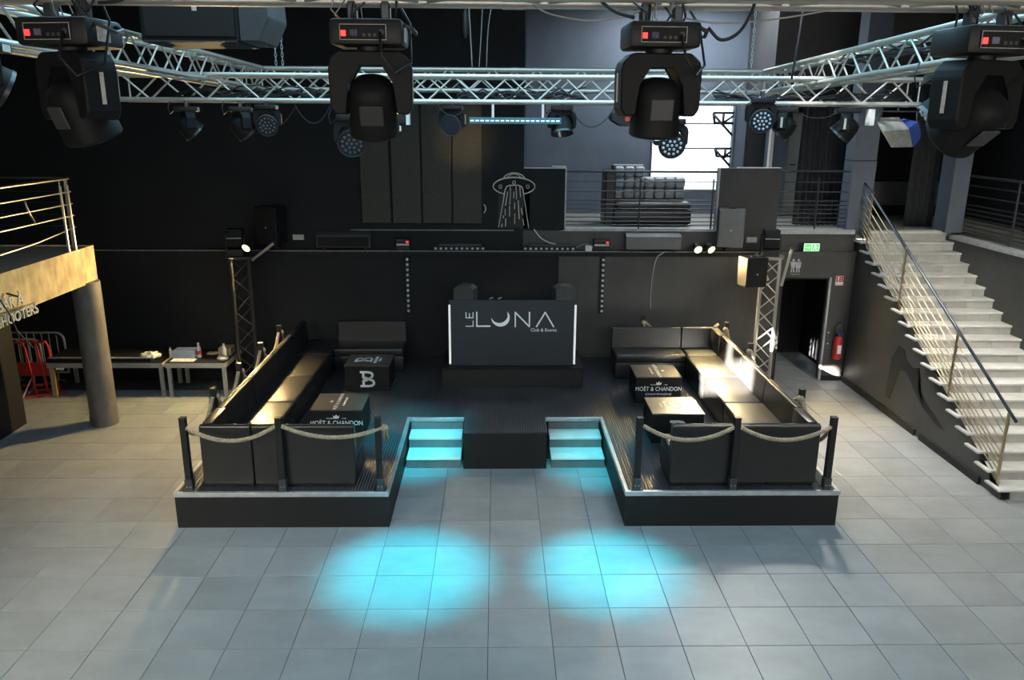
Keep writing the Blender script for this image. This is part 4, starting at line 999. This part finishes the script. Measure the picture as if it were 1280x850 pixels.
for xa, za, xb, zb2 in ((.09, 2.90, .09, 2.84), (.155, 2.99, .155, 2.85), (.145, 3.16, .148, 3.05), (.15, 3.22, .19, 3.46), (.235, 3.56, .235, 3.47), (.24, 3.46, .225, 3.24), (.225, 3.22, .222, 3.03), (.30, 3.46, .297, 3.35), (.315, 3.27, .312, 3.16), (.318, 3.08, .315, 2.90), (.335, 3.55, .345, 3.33), (.375, 3.31, .395, 2.98), (.40, 3.56, .415, 3.37), (.43, 3.18, .45, 3.06), (.46, 2.99, .475, 2.87), (.115, 3.05, .118, 3.0)):
    rod('beam_dash', (xa, yy, za), (xb, yy, zb2), .008, neon_m, us, 6)
box('back_board', .02, .58, 14.10, 14.119, 2.82, 3.50, blackm_m, us)
tag(tube('small_hook', [(-.23, 14.07, 3.24), (-.20, 14.07, 3.20), (-.20, 14.07, 3.13), (-.23, 14.07, 3.09)], .010, neon_m), 'small curved neon scrap beside the rightmost acoustic panel', 'hook')

# balcony rails
def hrail(name, x0, x1, y, zt, zs, posts, label, mat=railb_m, r=.010):
    t = thing(name, label, 'railing', ((x0 + x1) / 2, y, MZ + .03))
    rod('top_rail', (x0, y, zt), (x1, y, zt), .02, mat, t, 8)
    for z in zs: rod('bar', (x0, y, z), (x1, y, z), r, mat, t, 6)
    for x in posts: rod('post', (x, y - .02, MZ + .03), (x, y - .02, zt - .12), .016, mat, t, 8)
    return t
zs = [3.64, 3.47, 3.31, 3.235, 3.16, 3.085, 3.01, 2.935, 2.87]
hrail('balcony_railing', 1.22, 3.91, YB + .2, 3.81, zs, (2.54, 3.84), 'horizontal bar railing in front of the tufted sofa')
hrail('balcony_railing', 5.0, 6.28, YB + .2, 3.83, zs, (5.72,), 'dark horizontal bar railing in front of the curtain')

# tufted sofa on the balcony
t = thing('tufted_sofa', 'black tufted sofa with glossy buttoned back behind the balcony railing', 'sofa', (2.9, 15.1, MZ))
box('base', 2.18, 3.62, 14.75, 15.5, MZ + .04, MZ + .30, leather_m, t, .02, 2)
for x in (2.25, 3.55):
    for y in (14.82, 15.42): box('foot', x - .03, x + .03, y - .03, y + .03, MZ, MZ + .05, blackm_m, t)
box('seat_cushion', 2.20, 3.60, 14.70, 15.28, MZ + .305, MZ + .44, leather_m, t, .05, 3)
box('back_board', 2.2, 3.60, 15.36, 15.5, MZ + .30, MZ + .86, leather_m, t, .02)
box('side_wing', 2.02, 2.21, 14.9, 15.5, MZ, MZ + 1.0, leather_m, t, .02)
box('back_board', 2.2, 2.82, 15.38, 15.55, MZ + .86, MZ + 1.09, leather_m, t, .02)
for r_ in range(3):
    for k in range(7):
        if r_ == 2 and k > 2: continue
        x = 2.235 + k * .196
        box('tuft', x, x + .186, 15.26, 15.38, MZ + .455 + r_ * .205, MZ + .65 + r_ * .205, tuft_m, t, .05, 3)

# curtains
def curtain(x0, x1, y, z0, z1, label, folds, seed, amp=.05):
    r = random.Random(seed); bm = bmesh.new(); n = folds * 6; rows = 9; g = []
    for i in range(rows):
        row = []
        for k in range(n + 1):
            u = k / n; z = z0 + (z1 - z0) * i / (rows - 1)
            a = amp * (1 - .25 * i / rows)
            row.append(bm.verts.new((x0 + (x1 - x0) * u, y + a * math.sin(u * folds * 2 * PI + .4 * math.sin(i * .7 + k)) + .02 * math.sin(u * 23 + seed), z)))
        g.append(row)
    for i in range(rows - 1):
        for k in range(n): bm.faces.new((g[i][k], g[i][k + 1], g[i + 1][k + 1], g[i + 1][k]))
    ret = bmesh.ops.solidify(bm, geom=list(bm.faces), thickness=.008)
    o = Vector(((x0 + x1) / 2, y, z0))
    for v in bm.verts: v.co -= o
    return tag(meshobj('curtain', bm_mesh(bm, 'curtain', curtain_m, smooth=True), T(o)), label, 'curtain', 'black stage curtains')
curtain(5.62, 6.75, 15.0, MZ + .01, 5.3, 'wide black curtain behind the dark balcony railing', 11, 1, .06)
curtain(7.62, 8.15, 14.75, MZ + .02, 5.6, 'narrow black curtain drawn aside at the stair head', 5, 4, .06)

# gallery railing at the far right
t = thing('gallery_railing', 'dark bar railing on the gallery above the staircase wall', 'railing', (8.25, 12.0, MZ))
rod('top_rail', (8.28, 9.2, 3.78), (8.28, 13.9, 3.78), .022, railb_m, t)
for z in zs: rod('bar', (8.28, 9.2, z - .02), (8.28, 13.9, z - .02), .012, railb_m, t, 6)
for y in (9.4, 11.0, 12.55): rod('post', (8.27, y, MZ - .03), (8.27, y, 3.76), .018, railb_m, t)

# signs
t = thing('exit_sign', 'lit green exit sign with running figure above the passage', 'sign', (5.60, 13.96, 2.45))
box('housing', 5.455, 5.765, 13.93, 13.97, 2.435, 2.60, blackp_m, t, .006)
box('face', 5.47, 5.75, 13.922, 13.931, 2.448, 2.588, exitw_m, t)
box('green_field', 5.48, 5.60, 13.917, 13.923, 2.458, 2.578, green_m, t); box('green_field', 5.615, 5.735, 13.917, 13.923, 2.458, 2.578, green_m, t)
# running figure and arrow in white on the green
def figmark(bits, y, mat, parent, name):
    bm = bmesh.new()
    for p in bits: prism_bm(bm, p, 0, .003)
    bmesh.ops.triangulate(bm, faces=[f for f in bm.faces if len(f.verts) > 4])
    return meshobj(name, bm_mesh(bm, name, mat), T((0, y, 0)), None, parent)
figmark([[(5.655, 2.56), (5.67, 2.575), (5.685, 2.56), (5.67, 2.548)], [(5.645, 2.545), (5.68, 2.545), (5.675, 2.505), (5.65, 2.505)], [(5.65, 2.51), (5.662, 2.51), (5.640, 2.465), (5.628, 2.465)], [(5.664, 2.51), (5.677, 2.51), (5.70, 2.475), (5.69, 2.468)], [(5.68, 2.545), (5.71, 2.52), (5.705, 2.512), (5.675, 2.53)]], 13.913, exitw_m, t, 'running_figure')
figmark([[(5.50, 2.51), (5.55, 2.51), (5.55, 2.526), (5.50, 2.526)], [(5.55, 2.495), (5.582, 2.518), (5.55, 2.541)]], 13.913, exitw_m, t, 'arrow')
t = thing('toilet_sign', 'white figures of a man and a woman on the wall above the passage', 'sign', (5.38, 13.99, 2.03))
def person_mark(cx, cz, skirt, s=1.):
    h = [(cx + .022 * s * math.cos(a * PI / 4), cz + .22 * s + .024 * s * math.sin(a * PI / 4)) for a in range(8)]
    body = [(cx - .05 * s, cz + .19 * s), (cx + .05 * s, cz + .19 * s), (cx + (.045 if skirt else .03) * s, cz + .08 * s), (cx - (.045 if skirt else .03) * s, cz + .08 * s)]
    l1 = [(cx - .026 * s, cz + .08 * s), (cx - .004 * s, cz + .08 * s), (cx - .012 * s, cz), (cx - .036 * s, cz)]
    l2 = [(cx + .004 * s, cz + .08 * s), (cx + .026 * s, cz + .08 * s), (cx + .036 * s, cz), (cx + .012 * s, cz)]
    return [h[::-1], body, l1, l2]
figmark(person_mark(5.335, 2.055, False), 13.992, trimw_m, t, 'man_mark'); figmark(person_mark(5.43, 2.055, True), 13.992, trimw_m, t, 'woman_mark')
text('lettering', 'TOILETTES', .035, trimw_m, T((5.385, 13.994, 2.005)) @ FACE_CAM, t, .001)
t = thing('fire_notice', 'small red and white notice beside the passage', 'sign', (6.21, 13.98, 1.82))
box('plate', 6.14, 6.28, 13.985, 13.998, 1.82, 1.99, paper_m, t); box('red_field', 6.145, 6.275, 13.981, 13.986, 1.885, 1.985, red_m, t)
figmark([[(6.17, 1.90), (6.195, 1.90), (6.195, 1.955), (6.17, 1.955)], [(6.165, 1.955), (6.2, 1.955), (6.21, 1.975), (6.175, 1.975)], [(6.22, 1.91), (6.25, 1.91), (6.25, 1.92), (6.22, 1.92)], [(6.22, 1.94), (6.25, 1.94), (6.25, 1.95), (6.22, 1.95)]], 13.979, white_m, t, 'extinguisher_mark')
# fire extinguisher
t = thing('fire_extinguisher', 'red fire extinguisher hanging on the wall beside the passage', 'fire extinguisher', (6.28, 13.90, .45)); pm = W[t.name]
lathe('cylinder', [(.055, 0), (.075, .015), (.078, .03), (.078, .36), (.06, .41), (.03, .43)], red_m, pm, t, 18)
box('label_band', -.035, .035, -.081, -.074, .12, .28, paper_m, t, pm=pm)
rod('valve', (0, 0, .43), (0, 0, .48), .022, bluep_m, t, 10, pm)
box('lever', -.02, .10, -.015, .015, .475, .49, bluep_m, t, .004, pm=pm); box('lever', -.02, .09, -.015, .015, .445, .458, bluep_m, t, .004, pm=pm)
tube('hose', [(-.02, 0, .47), (-.09, 0, .50), (-.10, -.02, .62), (-.02, 0, .70), (.06, .02, .66), (.09, -.03, .50), (.088, -.05, .30)], .011, cable_m, t, 6, pm=pm)
box('wall_hook', -.02, .02, .06, .099, .36, .44, blackm_m, t, pm=pm)
for x, z, lab in ((6.12, .93, 'upper left of the extinguisher hose'), (6.13, .72, 'at the left of the extinguisher')):
    tag(lathe('wall_stud', [(.018, 0), (.016, .012)], trimw_m, T((x, 14.0, z)) @ R(D(90), 'X'), None, 8), 'tiny pale stud on the wall, ' + lab, 'stud')

# ================================================================ LEFT MEZZANINE
MX, MY, MT, MB = -6.12, 12.05, 2.79, 2.27
mz = structure(box('floor_mezzanine', -10.0, MX - .02, 2.0, MY, MB + .02, MT, mezz_m), 'grey mezzanine floor at the left')
walls('trim_11', beige_m, [(MX - .02, MX, 2.0, MY + .01, MB, MT + .02), (-10.0, MX - .02, MY, MY + .012, MB, MT + .02)], 'cream plaster fascia of the mezzanine')
tag(lathe('concrete_column', [(.20, 0), (.20, MB + .02)], conc_m, T((-6.21, 11.86, 0)), None, 28), 'round grey concrete column under the mezzanine corner', 'column')
t = thing('mezzanine_railing', 'steel bar railing round the mezzanine edge with a sagging lower bar', 'railing', (-6.13, 11.6, MT))
xr = -6.16; yc = 11.93
rod('top_rail', (xr, 4.0, 3.83), (xr, 11.68, 3.83), .021, steel_m, t)
for z in (3.64, 3.47, 3.30): rod('bar', (xr, 4.0, z), (xr, 11.70, z), .012, steel_m, t, 6)
tube('sagging_bar', [(xr, 4.0, 3.12), (xr, 9.0, 3.04), (xr, 9.6, 3.02), (xr, 10.2, 3.03), (xr, 10.7, 3.05), (xr, 11.2, 3.09), (xr, 11.70, 3.13)], .012, steel_m, t)
tube('bent_stay', [(xr, 10.55, 3.62), (xr + .01, 10.55, 3.54), (xr + .01, 10.59, 3.45), (xr, 10.70, 3.32)], .014, steel_m, t)
for y in (11.43, 11.62, 8.6, 6.2):
    rod('post', (xr, y, MT + .02), (xr, y, 3.74), .021, steel_m, t); rod('post_pin', (xr, y, 3.74), (xr, y, 3.82), .010, steel_m, t)
    lathe('post_foot', [(.05, 0), (.05, .01), (.025, .014)], steel_m, T((xr, y, MT + .0)), t, 10)
rod('top_rail', (-9.9, yc, 3.82), (-6.3, yc, 3.82), .016, steel_m, t)
for z in (3.62, 3.46, 3.29, 3.12): rod('bar', (-9.9, yc, z), (-6.3, yc, z), .008, railb_m, t, 6)
for x in (-6.35, -8.1, -9.8): rod('post', (x, yc, MT), (x, yc, 3.8), .018, steel_m, t)
walls('wall_bar', skirt_m, [(-9.2, -7.44, 9.4, 11.86, 0, MB + .02)], 'black end wall under the mezzanine')
# neon letters
ns = thing('neon_sign', 'unlit tube letters fixed on the cream fascia at the left edge', 'neon sign', (-6.05, 9.8, 2.3))
FX = Matrix(((0, 0, 1, 0), (1, 0, 0, 0), (0, 1, 0, 0), (0, 0, 0, 1)))   # text x -> +Y, text y -> +Z, facing +X
text('word', 'BAR \u00c0', .205, neon_m, T((-6.06, 10.0, 2.375)) @ FX, ns, .012, 'RIGHT', sx=.95)
text('word', 'SHOOTERS', .185, neon_m, T((-6.02, 10.22, 2.205)) @ FX, ns, .012, 'RIGHT', sx=.95)
tube('lead', [(-5.99, 9.30, 2.62), (-5.98, 9.42, 2.55), (-5.98, 9.55, 2.35), (-5.99, 9.66, 2.1), (-6.0, 9.95, 1.8)], .010, cable_m, ns)
rod('hanger', (-6.1, 9.75, 2.56), (-6.02, 9.84, 2.50), .012, cable_m, ns); rod('hanger_bar', (-6.04, 8.8, 2.38), (-6.04, 10.2, 2.34), .006, blackm_m, ns)

# ================================================================ TABLES AND CLUTTER AT THE LEFT
def deck_table(x0, x1, y0, y1, zt, label):
    t = thing('deck_table', label, 'table', ((x0 + x1) / 2, (y0 + y1) / 2, 0), group='aluminium legged deck tables')
    box('frame', x0, x1, y0, y1, zt - .10, zt - .012, legalu_m, t, .004)
    box('top', x0 + .004, x1 - .004, y0 + .004, y1 - .004, zt - .012, zt, blackp_m, t)
    for x in (x0 + .05, x1 - .05):
        for y in (y0 + .045, y1 - .06): box('leg', x - .03, x + .03, y - .03, y + .03, 0, zt - .10, legalu_m, t, .003)
deck_table(-7.71, -5.74, 13.08, 13.93, .63, 'aluminium legged deck table nearer the column')
deck_table(-5.70, -4.66, 13.08, 13.93, .63, 'aluminium legged deck table beside the left tower covered in clutter')
t = thing('stage_deck', 'spare black stage deck with pale rim lying on the deck table by the column', 'deck', (-6.75, 13.4, .63))
box('board', -7.70, -5.95, 13.14, 13.93, .63, .685, skirt_m, t); box('rim', -7.70, -5.95, 13.13, 13.155, .685, .705, trimw_m, t)
t = tag(box('yellow_tape', -7.60, -7.585, 13.06, 13.08, .02, .5, yellow_m), 'yellow tape strip on the front leg of the deck table by the column', 'tape')
tag(box('paper_tag', -7.55, -7.42, 13.06, 13.079, .50, .53, paper_m), 'white tag on the frame of the deck table by the column', 'tag')
# items
def crumple(name, x, y, z, sx, sy, sz, mat, label, cat, seed):
    r = random.Random(seed); bm = bmesh.new(); bmesh.ops.create_icosphere(bm, subdivisions=3, radius=.5)
    for v in bm.verts:
        n = 1 + .25 * math.sin(v.co.x * 13 + seed) * math.cos(v.co.y * 11) + .1 * r.random()
        v.co = Vector((v.co.x * sx * n, v.co.y * sy * n, max(0, v.co.z + .25) * sz * n))
    return tag(meshobj(name, bm_mesh(bm, name, mat, smooth=True), T((x, y, z))), label, cat)
crumple('cloth', -6.02, 13.3, .66, .30, .22, .12, paper_m, 'crumpled white cloth at the end of the deck table', 'cloth', 2)
t = thing('plastic_tub', 'clear plastic tub on the cluttered deck table', 'tub', (-5.45, 13.45, .63))
for a in ((-5.66, -5.28, 13.32, 13.34), (-5.66, -5.28, 13.56, 13.58), (-5.66, -5.64, 13.34, 13.56), (-5.30, -5.28, 13.34, 13.56)): box('side', *a, .63, .76, clear_m, t)
box('bottom', -5.65, -5.29, 13.34, 13.56, .63, .64, clear_m, t)
box('rim', -5.675, -5.265, 13.305, 13.325, .755, .77, galv_m, t)
def bottle(x, y, label, mat, capm, s=1., band=None):
    t = thing('bottle', label, 'bottle', (x, y, .63)); pm = W[t.name] @ Matrix.Scale(s, 4)
    lathe('body', [(.034, 0), (.036, .01), (.036, .12), (.032, .15), (.014, .19), (.013, .205)], mat, pm, t, 14)
    lathe('cap', [(.016, .203), (.016, .225), (.012, .228)], capm, pm, t, 10)
    if band: lathe('band', [(.0368, .05), (.0368, .11)], band, pm, t, 14)
bottle(-5.22, 13.40, 'plastic bottle with red label standing beside the paper', clear_m, paper_m, 1.15, red_m)
bottle(-4.78, 13.40, 'white spray bottle on the cluttered deck table', paper_m, galv_m, 1.1)
bottle(-5.72, 13.42, 'short clear bottle left of the plastic tub', clear_m, galv_m, .75)
o = tag(box('paper_sheet', -5.62, -5.22, 13.12, 13.30, .631, .638, paper_m, None, 0), 'white sheet of paper lying at the edge of the cluttered table', 'paper')
tag(box('cardboard_box', -4.92, -4.70, 13.5, 13.75, .63, .76, card_m, None, .004), 'brown cardboard box at the right end of the cluttered table', 'box')
crumple('wire_coil', -4.76, 13.25, .63, .18, .14, .10, whitecable_m, 'pale tangle of wire before the cardboard box', 'cable', 5)
crumple('rag', -5.05, 13.6, .63, .2, .14, .05, card_m, 'small dark rag lying between the two bottles', 'cloth', 9)
# barriers
def barrier(x0, x1, y, z0, z1, label, nb, lean=0.):
    t = thing('crowd_barrier', label, 'barrier', ((x0 + x1) / 2, y, 0), group='white crowd barriers')
    r = .14; pts = [(x0, y, z0), (x0, y, z1)]
    for k in range(7):
        a = D(90 - 15 * k); pts.append((x1 - r + r * math.cos(a), y, z1 - r + r * math.sin(a)))
    pts.append((x1, y, z0))
    tube('frame', pts, .019, galv_m, t, 8)
    rod('lower_rail', (x0, y, z0), (x1, y, z0), .017, galv_m, t)
    for k in range(1, nb):
        x = x0 + (x1 - x0) * k / nb; rod('bar', (x, y, z0), (x, y, z1 - (.05 if k == nb - 1 else .0)), .009, galv_m, t, 6)
    for x in (x0 + .3, x1 - .2): tube('foot', [(x, y - .25, .012), (x, y, .10), (x, y + .2, .012)], .014, galv_m, t); rod('foot_stem', (x, y, .1), (x, y, z0), .014, galv_m, t)
barrier(-9.3, -7.98, 13.45, .30, .94, 'white crowd barrier just behind the red one', 14)
barrier(-8.9, -7.72, 13.75, .24, .98, 'white crowd barrier against the back wall showing past the column side', 9)
t = thing('red_barrier', 'red folding plastic barrier standing before the white crowd barriers', 'barrier', (-8.0, 13.15, 0))
for dx, dy in ((0, 0), (.17, .06), (.34, .10)):
    x = -8.02 + dx; y = 13.1 + dy
    tube('upright', [(x - .17, y, .98), (x - .06, y, .97), (x - .02, y, .88), (x + .02, y, .4), (x + .06, y, .03)], .020, red_m, t, 8)
    rod('foot', (x - .09, y - .1, .015), (x + .16, y + .06, .03), .018, red_m, t)
rod('cross_rail', (-8.3, 13.1, .985), (-7.75, 13.18, .96), .018, red_m, t)
box('board', -8.5, -7.72, 13.16, 13.19, .36, .60, redp_m, t, .006)
for z in (.20, .10): rod('cross_rail', (-8.2, 13.12, z), (-7.7, 13.18, z + .02), .015, red_m, t)
rod('stay', (-8.15, 13.0, .02), (-8.05, 13.2, .35), .012, paper_m, t)
